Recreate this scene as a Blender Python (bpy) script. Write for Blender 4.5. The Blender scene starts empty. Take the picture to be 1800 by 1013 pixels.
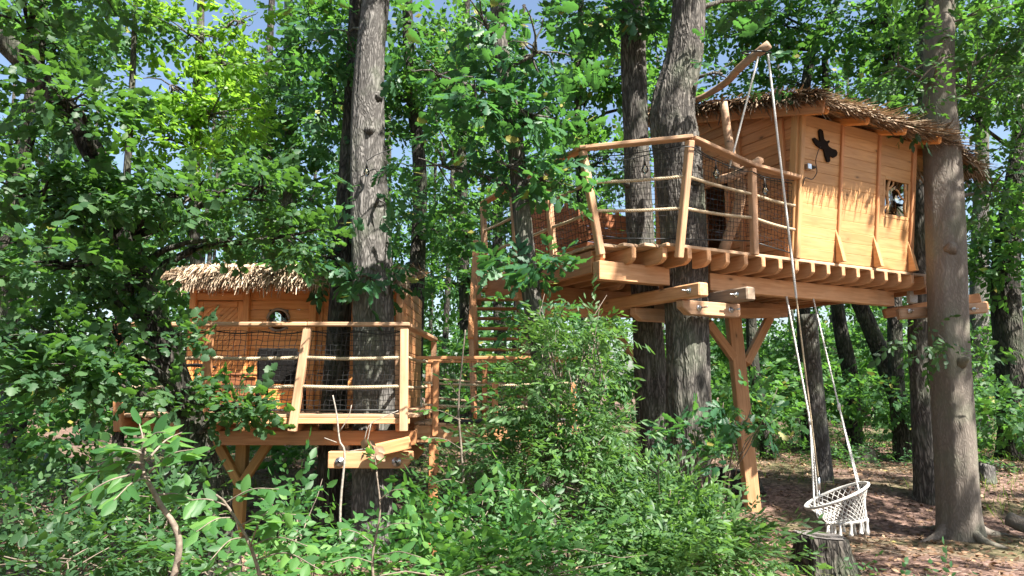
import bpy, bmesh, math, random
import numpy as np
from mathutils import Vector, Matrix, Euler

random.seed(7)
rng = np.random.default_rng(11)
R = math.radians
scn = bpy.context.scene
COL = scn.collection

# ------------------------------------------------------------------ camera, sky, sun, exposure
CAM_H, PITCH, FPX = 1.8, R(8.0), 1250.0
cam_d = bpy.data.cameras.new('camera')
cam = bpy.data.objects.new('camera', cam_d)
COL.objects.link(cam)
cam.location = (0, 0, CAM_H)
cam.rotation_euler = (R(90) + PITCH, 0, 0)
cam_d.sensor_width = 36
cam_d.lens = FPX / 1800 * 36
cam_d.clip_start, cam_d.clip_end = 0.05, 600
scn.camera = cam

TO_SUN = Vector((0.53, -0.54, 1.02)).normalized()
SUN_EL = math.asin(TO_SUN.z)
SUN_AZ = math.atan2(TO_SUN.x, TO_SUN.y)
world = bpy.data.worlds.new('World')
scn.world = world
world.use_nodes = True
wn, wl = world.node_tree.nodes, world.node_tree.links
wn.clear()
sky_t = wn.new('ShaderNodeTexSky')
sky_t.sky_type = 'NISHITA'
sky_t.sun_disc = False
sky_t.sun_elevation = SUN_EL
sky_t.sun_rotation = SUN_AZ
sky_t.air_density, sky_t.dust_density, sky_t.ozone_density = 1.0, 2.0, 0.5
bg = wn.new('ShaderNodeBackground')
bg.inputs['Strength'].default_value = 0.068
wo = wn.new('ShaderNodeOutputWorld')
wl.new(sky_t.outputs[0], bg.inputs[0])
wl.new(bg.outputs[0], wo.inputs[0])

sun_d = bpy.data.lights.new('sun', 'SUN')
sun_d.energy = 5.0
sun_d.angle = R(0.5)
sun_d.color = (1.0, 0.95, 0.86)
sun = bpy.data.objects.new('sun', sun_d)
COL.objects.link(sun)
sun.location = (0, 0, 30)
sun.rotation_euler = TO_SUN.to_track_quat('Z', 'Y').to_euler()

scn.view_settings.view_transform = 'Standard'
scn.view_settings.look = 'None'
scn.view_settings.gamma = 1
scn.view_settings.use_curve_mapping = False
scn.view_settings.exposure = 1.95
scn.cycles.max_bounces = 7
scn.cycles.diffuse_bounces = 3
scn.cycles.glossy_bounces = 2
scn.cycles.transmission_bounces = 5
scn.cycles.transparent_max_bounces = 6
scn.cycles.use_denoising = True


# ------------------------------------------------------------------ places
def W(px, py, Y):
    """the point of the place that lies Y metres ahead along the sight line through a pixel of the 1800 px photograph"""
    u, v = (px - 900) / FPX, (506.5 - py) / FPX
    dy = math.cos(PITCH) - v * math.sin(PITCH)
    dz = math.sin(PITCH) + v * math.cos(PITCH)
    t = Y / dy
    return Vector((u * t, Y, CAM_H + dz * t))


def smooth(a, b, x):
    t = np.clip((np.asarray(x, float) - a) / (b - a), 0, 1)
    return t * t * (3 - 2 * t)


def gh(x, y):
    """ground height"""
    x, y = np.asarray(x, float), np.asarray(y, float)
    h = 0.36 * smooth(9.4, 11.6, y)
    h = h + 0.05 * np.sin(x * 0.9 + 1.3) * np.sin(y * 0.7 + .4) + 0.02 * np.sin(x * 2.7 + y * 1.9)
    h = h + 0.5 * smooth(24, 60, y)
    return h


OR = Vector((1.73, 7.31, 0))
E1 = Vector((0.881, 0.473, 0)).normalized()
E2 = Vector((-0.473, 0.881, 0)).normalized()


def EP(a, b, z):
    """upper platform frame: a along its front edge, b into the depth"""
    return OR + E1 * a + E2 * b + Vector((0, 0, z))


# ------------------------------------------------------------------ objects
def tagit(o, label=None, cat=None, group=None, kind=None):
    if label: o['label'] = label
    if cat: o['category'] = cat
    if group: o['group'] = group
    if kind: o['kind'] = kind
    return o


def thing(name, label, cat, loc, group=None):
    o = bpy.data.objects.new(name, None)
    COL.objects.link(o)
    o.location = loc
    o.empty_display_size = .1
    return tagit(o, label, cat, group)


def wloc(o):
    v = Vector(o.location)
    while o.parent is not None:
        o = o.parent
        v = v + Vector(o.location)
    return v


def place(o, M, parent):
    """M is a world matrix; parents are empties or meshes without rotation"""
    if parent is not None:
        o.parent = parent
        o.matrix_basis = Matrix.Translation(-wloc(parent)) @ M
    else:
        o.matrix_basis = M
    return o


def obj(name, me, mat, parent=None, M=None):
    o = bpy.data.objects.new(name, me)
    COL.objects.link(o)
    if mat is not None and not me.materials:
        me.materials.append(mat)
    elif mat is not None and me.materials[0] != mat:
        o.material_slots[0].link = 'OBJECT'
        o.material_slots[0].material = mat
    place(o, M if M is not None else Matrix.Identity(4), parent)
    return o


def np_mesh(name, V, F, tint=None, smooth_shade=False):
    V = np.ascontiguousarray(V, dtype=np.float32)
    F = np.ascontiguousarray(F, dtype=np.int32)
    me = bpy.data.meshes.new(name)
    k = F.shape[1]
    me.vertices.add(len(V))
    me.vertices.foreach_set('co', V.ravel())
    me.loops.add(F.size)
    me.loops.foreach_set('vertex_index', F.ravel())
    me.polygons.add(len(F))
    me.polygons.foreach_set('loop_start', np.arange(0, F.size, k, dtype=np.int32))
    me.update(calc_edges=True)
    if smooth_shade:
        me.polygons.foreach_set('use_smooth', np.ones(len(F), dtype=bool))
    if tint is not None:
        a = me.attributes.new('tint', 'FLOAT', 'POINT')
        a.data.foreach_set('value', np.ascontiguousarray(tint, dtype=np.float32))
    return me


def obj_np(name, V, F, mat, parent=None, tint=None, smooth_shade=False):
    """mesh from world coordinates; the object's origin goes to the parent's place or to the mesh's own foot"""
    V = np.asarray(V, float)
    if parent is not None:
        org = wloc(parent)
    else:
        org = Vector((float(V[:, 0].mean()), float(V[:, 1].mean()), float(V[:, 2].min())))
    me = np_mesh(name, V - np.array(org), F, tint, smooth_shade)
    return obj(name, me, mat, parent, Matrix.Translation(org))


_boxes = {}


def box_mesh(L, w, h, bev=0.006):
    key = (round(L, 3), round(w, 3), round(h, 3), round(bev, 4))
    if key in _boxes:
        return _boxes[key]
    bm = bmesh.new()
    bmesh.ops.create_cube(bm, size=1)
    bmesh.ops.scale(bm, vec=(L, w, h), verts=bm.verts)
    if bev > 0:
        bmesh.ops.bevel(bm, geom=list(bm.edges), offset=min(bev, .3 * min(w, h)), segments=1, affect='EDGES')
    me = bpy.data.meshes.new('board')
    bm.to_mesh(me)
    bm.free()
    _boxes[key] = me
    return me


def frame_mat(p0, p1, up=Vector((0, 0, 1))):
    p0, p1 = Vector(p0), Vector(p1)
    x = (p1 - p0).normalized()
    y = Vector(up).cross(x)
    if y.length < 1e-4:
        y = Vector((0, 1, 0)).cross(x)
    y.normalize()
    z = x.cross(y)
    M = Matrix((x, y, z)).transposed().to_4x4()
    M.translation = (p0 + p1) / 2
    return M


def beam(name, p0, p1, w, h, mat, parent=None, up=(0, 0, 1), bev=0.006, jit=0.0):
    """a timber from p0 to p1: w across, h along 'up'"""
    L = (Vector(p1) - Vector(p0)).length
    M = frame_mat(p0, p1, Vector(up))
    if jit:
        M = M @ Matrix.Translation((random.uniform(-jit, jit) * 2, random.uniform(-jit, jit) * .5, random.uniform(-jit, jit))) @ \
            Euler((random.uniform(-1, 1) * jit * 3, random.uniform(-1, 1) * jit / L, random.uniform(-1, 1) * jit / L)).to_matrix().to_4x4()
    return obj(name, box_mesh(L, w, h, bev), mat, parent, M)


def prism_mesh(pts, depth, bev=0.004):
    """outline in local x/z, extruded symmetrically along y"""
    bm = bmesh.new()
    vs = [bm.verts.new((x, -depth / 2, z)) for x, z in pts]
    f = bm.faces.new(vs)
    r = bmesh.ops.extrude_face_region(bm, geom=[f])
    for v in r['geom']:
        if isinstance(v, bmesh.types.BMVert):
            v.co.y += depth
    bmesh.ops.recalc_face_normals(bm, faces=bm.faces)
    if bev:
        bmesh.ops.bevel(bm, geom=list(bm.edges), offset=bev, segments=1, affect='EDGES', clamp_overlap=True)
    bmesh.ops.triangulate(bm, faces=[f for f in bm.faces if len(f.verts) > 4])
    me = bpy.data.meshes.new('prism')
    bm.to_mesh(me)
    bm.free()
    return me


def tube(path, rad, seg=6, close=False, cap=True, rough=0.0, ph=0.0):
    P = np.asarray([tuple(p) for p in path], float)
    n = len(P)
    rad = np.broadcast_to(np.asarray(rad, float), (n,))
    T = np.gradient(P, axis=0)
    if close:
        T = np.roll(P, -1, 0) - np.roll(P, 1, 0)
    T /= np.linalg.norm(T, axis=1, keepdims=True) + 1e-9
    ref = np.array([0, 0, 1.0]) if abs(T[:, 2]).mean() < .8 else np.array([0, 1.0, 0])
    A = np.cross(T, ref)
    A /= np.linalg.norm(A, axis=1, keepdims=True) + 1e-9
    B = np.cross(T, A)
    th = np.linspace(0, 2 * np.pi, seg, endpoint=False) + ph
    rr = rad[:, None] * np.ones(seg)[None]
    if rough:
        rr = rr * (1 + rough * rng.normal(size=(n, seg)))
    V = P[:, None] + rr[..., None] * (A[:, None] * np.cos(th)[None, :, None] + B[:, None] * np.sin(th)[None, :, None])
    V = V.reshape(-1, 3)
    i = np.arange(n if close else n - 1)[:, None]
    j = np.arange(seg)[None]
    a = (i * seg + j).ravel()
    b = (i * seg + (j + 1) % seg).ravel()
    i2 = (i + 1) % n
    c = (i2 * seg + (j + 1) % seg).ravel()
    d = (i2 * seg + j).ravel()
    F = np.concatenate([np.stack([a, b, c], 1), np.stack([a, c, d], 1)])
    if cap and not close:
        V = np.concatenate([V, P[:1], P[-1:]])
        k0, k1 = n * seg, n * seg + 1
        jj = np.arange(seg)
        F = np.concatenate([F, np.stack([np.full(seg, k0), (jj + 1) % seg, jj], 1),
                            np.stack([np.full(seg, k1), (n - 1) * seg + jj, (n - 1) * seg + (jj + 1) % seg], 1)])
    return V, F


def joinVF(parts):
    Vs, Fs, o = [], [], 0
    for V, F in parts:
        Vs.append(V)
        Fs.append(F + o)
        o += len(V)
    return np.concatenate(Vs), np.concatenate(Fs)


def spline(pts, n):
    P = np.asarray([tuple(p) for p in pts], float)
    m = len(P)
    if m == 2:
        t = np.linspace(0, 1, n)[:, None]
        return P[0] * (1 - t) + P[1] * t
    Q = np.concatenate([2 * P[:1] - P[1:2], P, 2 * P[-1:] - P[-2:-1]])
    s = np.linspace(0, m - 1, n)
    k = np.minimum(s.astype(int), m - 2)
    t = (s - k)[:, None]
    a, b, c, d = Q[k], Q[k + 1], Q[k + 2], Q[k + 3]
    return .5 * (2 * b + (c - a) * t + (2 * a - 5 * b + 4 * c - d) * t * t + (-a + 3 * b - 3 * c + d) * t ** 3)


def rope_vf(p0, p1, r=.012, sag=0.0, strands=2, pitch=.07, seg=5, per=5):
    p0, p1 = np.array(p0, float), np.array(p1, float)
    L = np.linalg.norm(p1 - p0)
    n = max(4, int(L / pitch * per))
    t = np.linspace(0, 1, n)
    C = p0 + (p1 - p0) * t[:, None]
    C[:, 2] -= sag * 4 * t * (1 - t)
    d = (p1 - p0) / L
    a = np.cross(d, [0.3, .9, .2])
    a /= np.linalg.norm(a)
    b = np.cross(d, a)
    out = []
    for k in range(strands):
        ph = t * L / pitch * 2 * np.pi + k * 2 * np.pi / strands
        P = C + r * .55 * (np.cos(ph)[:, None] * a + np.sin(ph)[:, None] * b)
        out.append(tube(P, r * .68, seg))
    return joinVF(out)


def rope(name, p0, p1, mat, parent, r=.012, sag=0.0, **k):
    V, F = rope_vf(p0, p1, r, sag, **k)
    return obj_np(name, V, F, mat, parent, smooth_shade=True)


def net_vf(c00, c10, c01, c11, nu, nv, r=.0022):
    """square net between four corners"""
    c = [np.array(tuple(q), float) for q in (c00, c10, c01, c11)]

    def S(u, v):
        return c[0] * (1 - u) * (1 - v) + c[1] * u * (1 - v) + c[2] * (1 - u) * v + c[3] * u * v
    g = np.array([[S(i / nu, j / nv) for i in range(nu + 1)] for j in range(nv + 1)])
    g += rng.normal(scale=.004, size=g.shape)
    out = []
    for j in range(nv + 1):
        out.append(tube(g[j], r, 3, cap=False))
    for i in range(nu + 1):
        out.append(tube(g[:, i], r, 3, cap=False))
    return joinVF(out)


# ------------------------------------------------------------------ materials
def new_mat(name):
    m = bpy.data.materials.new(name)
    m.use_nodes = True
    nt = m.node_tree
    nt.nodes.clear()
    out = nt.nodes.new('ShaderNodeOutputMaterial')
    return m, nt.nodes, nt.links, out


def N(nodes, typ, **kw):
    n = nodes.new(typ)
    for k, v in kw.items():
        setattr(n, k, v)
    return n


def ramp(nodes, stops):
    r = nodes.new('ShaderNodeValToRGB')
    e = r.color_ramp.elements
    while len(e) > 1:
        e.remove(e[-1])
    e[0].position, e[0].color = stops[0][0], (*stops[0][1], 1)
    for p, c in stops[1:]:
        x = e.new(p)
        x.color = (*c, 1)
    return r


def wood_mat(name, light, dark, knots=True, rough=.55, weather=0.0, var=.2):
    m, n, l, out = new_mat(name)
    tc = N(n, 'ShaderNodeTexCoord')
    oi = N(n, 'ShaderNodeObjectInfo')
    mul = N(n, 'ShaderNodeVectorMath', operation='SCALE')
    comb = N(n, 'ShaderNodeCombineXYZ')
    for k in range(3):
        l.new(oi.outputs['Random'], comb.inputs[k])
    l.new(comb.outputs[0], mul.inputs[0])
    mul.inputs['Scale'].default_value = 37.0
    add = N(n, 'ShaderNodeVectorMath', operation='ADD')
    l.new(tc.outputs['Object'], add.inputs[0])
    l.new(mul.outputs[0], add.inputs[1])
    mp = N(n, 'ShaderNodeMapping')
    mp.inputs['Scale'].default_value = (1.2, 16, 16)
    l.new(add.outputs[0], mp.inputs[0])
    no = N(n, 'ShaderNodeTexNoise')
    no.inputs['Scale'].default_value = 2.2
    no.inputs['Detail'].default_value = 5
    no.inputs['Distortion'].default_value = .6
    l.new(mp.outputs[0], no.inputs['Vector'])
    rp = ramp(n, [(.28, dark), (.5, tuple((a * .45 + b * .55) for a, b in zip(dark, light))), (.66, light)])
    l.new(no.outputs['Fac'], rp.inputs[0])
    last = rp.outputs[0]
    if knots:
        mp2 = N(n, 'ShaderNodeMapping')
        mp2.inputs['Scale'].default_value = (2.6, 6.5, 6.5)
        l.new(add.outputs[0], mp2.inputs[0])
        vo = N(n, 'ShaderNodeTexVoronoi')
        vo.inputs['Scale'].default_value = 1.0
        l.new(mp2.outputs[0], vo.inputs['Vector'])
        kr = ramp(n, [(.05, (1, 1, 1)), (.11, (.25, .25, .25)), (.2, (0, 0, 0))])
        l.new(vo.outputs['Distance'], kr.inputs[0])
        mx = N(n, 'ShaderNodeMixRGB')
        mx.inputs[2].default_value = (*[d * .32 for d in dark], 1)
        l.new(kr.outputs[0], mx.inputs[0])
        l.new(last, mx.inputs[1])
        last = mx.outputs[0]
    # each board a little lighter or darker, plus blotchy ageing
    hs = N(n, 'ShaderNodeHueSaturation')
    mr = N(n, 'ShaderNodeMapRange')
    mr.inputs[3].default_value, mr.inputs[4].default_value = 1 - var, 1 + var * .8
    l.new(oi.outputs['Random'], mr.inputs[0])
    l.new(mr.outputs[0], hs.inputs['Value'])
    l.new(last, hs.inputs['Color'])
    last = hs.outputs[0]
    n2 = N(n, 'ShaderNodeTexNoise')
    n2.inputs['Scale'].default_value = 3.5
    n2.inputs['Detail'].default_value = 4
    l.new(add.outputs[0], n2.inputs['Vector'])
    r2 = ramp(n, [(.42, (0, 0, 0)), (.72, (1, 1, 1))])
    l.new(n2.outputs['Fac'], r2.inputs[0])
    m3 = N(n, 'ShaderNodeMath', operation='MULTIPLY')
    m3.inputs[1].default_value = .18 + weather
    l.new(r2.outputs[0], m3.inputs[0])
    mx2 = N(n, 'ShaderNodeMixRGB')
    mx2.inputs[2].default_value = (.16, .12, .09, 1) if weather < .3 else (.22, .19, .16, 1)
    l.new(m3.outputs[0], mx2.inputs[0])
    l.new(last, mx2.inputs[1])
    last = mx2.outputs[0]
    p = N(n, 'ShaderNodeBsdfPrincipled')
    p.inputs['Roughness'].default_value = rough
    p.inputs['Specular IOR Level'].default_value = .35
    l.new(last, p.inputs['Base Color'])
    b = N(n, 'ShaderNodeBump')
    b.inputs['Strength'].default_value = .35
    b.inputs['Distance'].default_value = .004
    l.new(no.outputs['Fac'], b.inputs['Height'])
    l.new(b.outputs[0], p.inputs['Normal'])
    l.new(p.outputs[0], out.inputs[0])
    return m


def bark_mat(name, ridge, fissure, scale=11.0, stretch=.22, moss=.25, depth=.035, smooth_bark=False):
    m, n, l, out = new_mat(name)
    tc = N(n, 'ShaderNodeTexCoord')
    mp = N(n, 'ShaderNodeMapping')
    mp.inputs['Scale'].default_value = (1, 1, stretch)
    l.new(tc.outputs['Object'], mp.inputs[0])
    nz = N(n, 'ShaderNodeTexNoise')
    nz.inputs['Scale'].default_value = 7
    nz.inputs['Detail'].default_value = 3
    l.new(mp.outputs[0], nz.inputs['Vector'])
    mixv = N(n, 'ShaderNodeMixRGB')
    mixv.inputs[0].default_value = .24
    l.new(mp.outputs[0], mixv.inputs[1])
    l.new(nz.outputs['Color'], mixv.inputs[2])
    vo = N(n, 'ShaderNodeTexVoronoi', feature='DISTANCE_TO_EDGE')
    vo.inputs['Scale'].default_value = scale
    l.new(mixv.outputs[0], vo.inputs['Vector'])
    r = ramp(n, [(0, (0, 0, 0)), (.14, (.3, .3, .3)), (.55, (1, 1, 1))])
    l.new(vo.outputs['Distance'], r.inputs[0])
    n2 = N(n, 'ShaderNodeTexNoise')
    n2.inputs['Scale'].default_value = 30 if not smooth_bark else 9
    n2.inputs['Detail'].default_value = 6
    l.new(mp.outputs[0], n2.inputs['Vector'])
    hm = N(n, 'ShaderNodeMath', operation='MULTIPLY_ADD')
    hm.inputs[1].default_value = .55
    l.new(n2.outputs['Fac'], hm.inputs[0])
    l.new(r.outputs[0], hm.inputs[2])
    cr = ramp(n, [(.28, fissure), (.62, tuple(.6 * a + .4 * b for a, b in zip(ridge, fissure))), (1.25 if False else .98, ridge)])
    hs = N(n, 'ShaderNodeMath', operation='MULTIPLY')
    hs.inputs[1].default_value = .72
    l.new(hm.outputs[0], hs.inputs[0])
    l.new(hs.outputs[0], cr.inputs[0])
    # algae and lichen blotches
    n3 = N(n, 'ShaderNodeTexNoise')
    n3.inputs['Scale'].default_value = 2.2
    n3.inputs['Detail'].default_value = 6
    l.new(tc.outputs['Object'], n3.inputs['Vector'])
    r3 = ramp(n, [(.47, (0, 0, 0)), (.68, (moss, moss, moss))])
    l.new(n3.outputs['Fac'], r3.inputs[0])
    mx = N(n, 'ShaderNodeMixRGB')
    mx.inputs[2].default_value = (.13, .16, .10, 1)
    l.new(r3.outputs[0], mx.inputs[0])
    l.new(cr.outputs[0], mx.inputs[1])
    p = N(n, 'ShaderNodeBsdfPrincipled')
    p.inputs['Roughness'].default_value = .85
    p.inputs['Specular IOR Level'].default_value = .25
    l.new(mx.outputs[0], p.inputs['Base Color'])
    b = N(n, 'ShaderNodeBump')
    b.inputs['Strength'].default_value = .9
    b.inputs['Distance'].default_value = depth
    l.new(hm.outputs[0], b.inputs['Height'])
    l.new(b.outputs[0], p.inputs['Normal'])
    l.new(p.outputs[0], out.inputs[0])
    return m


def leaf_mat(name, c0, c1, c2, trans, tfac=.42, rough=.38, spec=.5):
    """c0..c2: leaf colours over the leaves' tint; trans: colour of the light that comes through"""
    m, n, l, out = new_mat(name)
    at = N(n, 'ShaderNodeAttribute', attribute_name='tint')
    r = ramp(n, [(0, c0), (.55, c1), (.93, c2), (.985, c2), (1, (.26, .24, .06))])
    l.new(at.outputs['Fac'], r.inputs[0])
    p = N(n, 'ShaderNodeBsdfPrincipled')
    p.inputs['Roughness'].default_value = rough
    p.inputs['Specular IOR Level'].default_value = spec
    l.new(r.outputs[0], p.inputs['Base Color'])
    t = N(n, 'ShaderNodeBsdfTranslucent')
    rt = ramp(n, [(0, tuple(x * .6 for x in trans)), (1, trans)])
    l.new(at.outputs['Fac'], rt.inputs[0])
    l.new(rt.outputs[0], t.inputs[0])
    mx = N(n, 'ShaderNodeMixShader')
    mx.inputs[0].default_value = tfac
    l.new(p.outputs[0], mx.inputs[1])
    l.new(t.outputs[0], mx.inputs[2])
    l.new(mx.outputs[0], out.inputs[0])
    return m


def plain(name, col, rough=.5, metal=0.0, spec=.5, var=0.0, scale=20.0):
    m, n, l, out = new_mat(name)
    p = N(n, 'ShaderNodeBsdfPrincipled')
    p.inputs['Base Color'].default_value = (*col, 1)
    p.inputs['Roughness'].default_value = rough
    p.inputs['Metallic'].default_value = metal
    p.inputs['Specular IOR Level'].default_value = spec
    if var:
        tc = N(n, 'ShaderNodeTexCoord')
        no = N(n, 'ShaderNodeTexNoise')
        no.inputs['Scale'].default_value = scale
        no.inputs['Detail'].default_value = 5
        l.new(tc.outputs['Object'], no.inputs['Vector'])
        r = ramp(n, [(.3, tuple(c * (1 - var) for c in col)), (.7, tuple(min(1, c * (1 + var)) for c in col))])
        l.new(no.outputs['Fac'], r.inputs[0])
        l.new(r.outputs[0], p.inputs['Base Color'])
        b = N(n, 'ShaderNodeBump')
        b.inputs['Strength'].default_value = .4
        b.inputs['Distance'].default_value = .01
        l.new(no.outputs['Fac'], b.inputs['Height'])
        l.new(b.outputs[0], p.inputs['Normal'])
    l.new(p.outputs[0], out.inputs[0])
    return m


def glass_mat(name):
    m, n, l, out = new_mat(name)
    p = N(n, 'ShaderNodeBsdfGlass')
    p.inputs['Roughness'].default_value = 0.0
    p.inputs['IOR'].default_value = 1.45
    t = N(n, 'ShaderNodeBsdfTransparent')
    t.inputs[0].default_value = (.92, .95, .93, 1)
    g = N(n, 'ShaderNodeBsdfGlossy')
    g.inputs['Roughness'].default_value = .02
    f = N(n, 'ShaderNodeFresnel')
    f.inputs['IOR'].default_value = 1.9
    mx = N(n, 'ShaderNodeMixShader')
    l.new(f.outputs[0], mx.inputs[0])
    l.new(t.outputs[0], mx.inputs[1])
    l.new(g.outputs[0], mx.inputs[2])
    l.new(mx.outputs[0], out.inputs[0])
    n.remove(p)
    return m


M_WALL = wood_mat('pine_cladding', (.60, .335, .15), (.48, .24, .095), rough=.5, var=.10)
M_WALL2 = wood_mat('orange_cladding', (.76, .35, .12), (.60, .235, .068), rough=.5, var=.08)
M_BEAM = wood_mat('timber', (.60, .34, .18), (.46, .225, .10), rough=.6)
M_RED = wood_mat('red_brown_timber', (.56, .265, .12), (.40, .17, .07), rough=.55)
M_RAIL = wood_mat('rail_timber', (.60, .37, .225), (.44, .24, .13), rough=.6, weather=.25)
M_DECK = wood_mat('deck_board', (.58, .38, .235), (.42, .25, .14), rough=.65, weather=.35)
M_OLD = wood_mat('grey_timber', (.33, .25, .18), (.20, .14, .10), rough=.75, weather=.4)
M_DRIFT = wood_mat('driftwood', (.47, .29, .18), (.28, .16, .09), rough=.7, weather=.3)
M_BARK_OAK = bark_mat('oak_bark', (.23, .207, .185), (.045, .04, .036), 28, .20, .35, .016)
M_BARK_GREY = bark_mat('grey_bark', (.24, .225, .212), (.065, .06, .056), 30, .26, .4, .012)
M_BARK_DARK = bark_mat('dark_bark', (.12, .105, .09), (.016, .014, .012), 18, .26, .3)
M_BARK_TAN = bark_mat('smooth_tan_bark', (.215, .185, .158), (.14, .118, .10), 34, .30, .45, .005, True)
M_TWIG = plain('twig_bark', (.17, .135, .105), .8, var=.35, scale=40)
M_THATCH = None
M_ROPE = plain('hemp_rope', (.42, .33, .22), .85, var=.25, scale=120)
M_WROPE = plain('white_rope', (.62, .60, .57), .85, var=.22, scale=90)
M_NET = plain('black_net', (.012, .012, .013), .6)
M_BLACK = plain('black_fabric', (.010, .009, .009), .85, spec=.15, var=.3, scale=60)
M_DKMETAL = plain('dark_metal', (.03, .03, .032), .4, .7)
M_STEEL = plain('zinc_steel', (.62, .63, .65), .32, 1.0, var=.12, scale=40)
M_CABLE = plain('black_cable', (.012, .012, .012), .45)
M_GLASS = glass_mat('clear_glass')
M_WARM = plain('brass_filament', (.55, .40, .2), .3, .8)
M_DARKWOOD = plain('dark_wood', (.012, .007, .005), .8, spec=.15, var=.3)
M_DARKIN = plain('dark_interior', (.035, .024, .017), .8)
M_BROWNPANEL = wood_mat('brown_panel', (.30, .115, .05), (.19, .07, .03), rough=.5)

M_LEAF_MAPLE = leaf_mat('maple_leaf', (.020, .050, .024), (.036, .085, .036), (.065, .125, .05), (.17, .40, .05), .36, .48, .3)
M_LEAF_BRIGHT = leaf_mat('bright_oak_leaf', (.06, .14, .016), (.10, .21, .022), (.15, .28, .03), (.38, .70, .06), .50, .45)
M_LEAF_OAK = leaf_mat('oak_leaf', (.018, .062, .034), (.032, .10, .048), (.055, .14, .055), (.13, .36, .06), .36, .46, .3)
M_LEAF_MID = leaf_mat('wood_leaf', (.016, .052, .022), (.034, .092, .034), (.072, .16, .050), (.18, .43, .06), .38, .5, .25)
M_LEAF_WILLOW = leaf_mat('narrow_leaf', (.026, .068, .026), (.052, .118, .038), (.115, .21, .065), (.22, .45, .07), .36, .5, .4)
M_LEAF_BEECH = leaf_mat('broad_shrub_leaf', (.024, .080, .025), (.046, .130, .036), (.11, .225, .055), (.21, .50, .065), .38, .5, .4)
M_LEAF_FAR = leaf_mat('far_leaf', (.017, .056, .023), (.037, .100, .036), (.078, .168, .050), (.19, .45, .06), .38, .5, .25)
M_DEAD = leaf_mat('dead_leaf', (.10, .055, .03), (.19, .115, .07), (.30, .20, .13), (.2, .1, .04), .12, .7, .2)
M_GRASS = leaf_mat('grass_blade', (.05, .10, .02), (.10, .17, .035), (.19, .22, .07), (.28, .42, .06), .35, .5, .3)


def thatch_mat():
    m, n, l, out = new_mat('thatch')
    at = N(n, 'ShaderNodeAttribute', attribute_name='tint')
    r = ramp(n, [(0, (.13, .08, .05)), (.4, (.32, .22, .14)), (1, (.60, .48, .35))])
    l.new(at.outputs['Fac'], r.inputs[0])
    p = N(n, 'ShaderNodeBsdfPrincipled')
    p.inputs['Roughness'].default_value = .75
    p.inputs['Specular IOR Level'].default_value = .3
    l.new(r.outputs[0], p.inputs['Base Color'])
    l.new(p.outputs[0], out.inputs[0])
    return m


M_THATCH = thatch_mat()


def ground_mat():
    m, n, l, out = new_mat('forest_floor')
    tc = N(n, 'ShaderNodeTexCoord')
    n1 = N(n, 'ShaderNodeTexNoise')
    n1.inputs['Scale'].default_value = 26
    n1.inputs['Detail'].default_value = 8
    n1.inputs['Roughness'].default_value = .75
    l.new(tc.outputs['Object'], n1.inputs['Vector'])
    vo = N(n, 'ShaderNodeTexVoronoi')
    vo.inputs['Scale'].default_value = 22
    l.new(tc.outputs['Object'], vo.inputs['Vector'])
    r1 = ramp(n, [(.3, (.055, .034, .027)), (.5, (.14, .088, .07)), (.72, (.32, .215, .175))])
    mixf = N(n, 'ShaderNodeMixRGB')
    mixf.inputs[0].default_value = .35
    l.new(n1.outputs['Fac'], mixf.inputs[1])
    l.new(vo.outputs['Color'], mixf.inputs[2])
    l.new(mixf.outputs[0], r1.inputs[0])
    n2 = N(n, 'ShaderNodeTexNoise')
    n2.inputs['Scale'].default_value = .55
    n2.inputs['Detail'].default_value = 5
    l.new(tc.outputs['Object'], n2.inputs['Vector'])
    r2 = ramp(n, [(.5, (0, 0, 0)), (.64, (1, 1, 1))])
    l.new(n2.outputs['Fac'], r2.inputs[0])
    mm = N(n, 'ShaderNodeMath', operation='MULTIPLY')
    mm.inputs[1].default_value = .55
    l.new(r2.outputs[0], mm.inputs[0])
    mx = N(n, 'ShaderNodeMixRGB')
    mx.inputs[2].default_value = (.07, .095, .03, 1)
    l.new(mm.outputs[0], mx.inputs[0])
    l.new(r1.outputs[0], mx.inputs[1])
    p = N(n, 'ShaderNodeBsdfPrincipled')
    p.inputs['Roughness'].default_value = .95
    p.inputs['Specular IOR Level'].default_value = .15
    l.new(mx.outputs[0], p.inputs['Base Color'])
    b = N(n, 'ShaderNodeBump')
    b.inputs['Strength'].default_value = .8
    b.inputs['Distance'].default_value = .03
    l.new(mixf.outputs[0], b.inputs['Height'])
    l.new(b.outputs[0], p.inputs['Normal'])
    l.new(p.outputs[0], out.inputs[0])
    return m


# ------------------------------------------------------------------ ground
def build_ground():
    xs = np.concatenate([np.linspace(-150, -20, 16)[:-1], np.linspace(-20, 20, 140), np.linspace(20, 150, 16)[1:]])
    ys = np.concatenate([np.linspace(-30, 0, 8)[:-1], np.linspace(0, 26, 110), np.linspace(26, 220, 30)[1:]])
    X, Y = np.meshgrid(xs, ys)
    Z = gh(X, Y)
    V = np.stack([X, Y, Z], -1).reshape(-1, 3)
    nx = len(xs)
    i = np.arange(len(ys) - 1)[:, None]
    j = np.arange(nx - 1)[None]
    a = (i * nx + j).ravel()
    F = np.stack([a, a + 1, a + nx + 1, a + nx], 1)
    me = np_mesh('forest_floor', V, F, smooth_shade=True)
    o = obj('ground', me, ground_mat())
    o['kind'] = 'structure'


build_ground()


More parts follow.
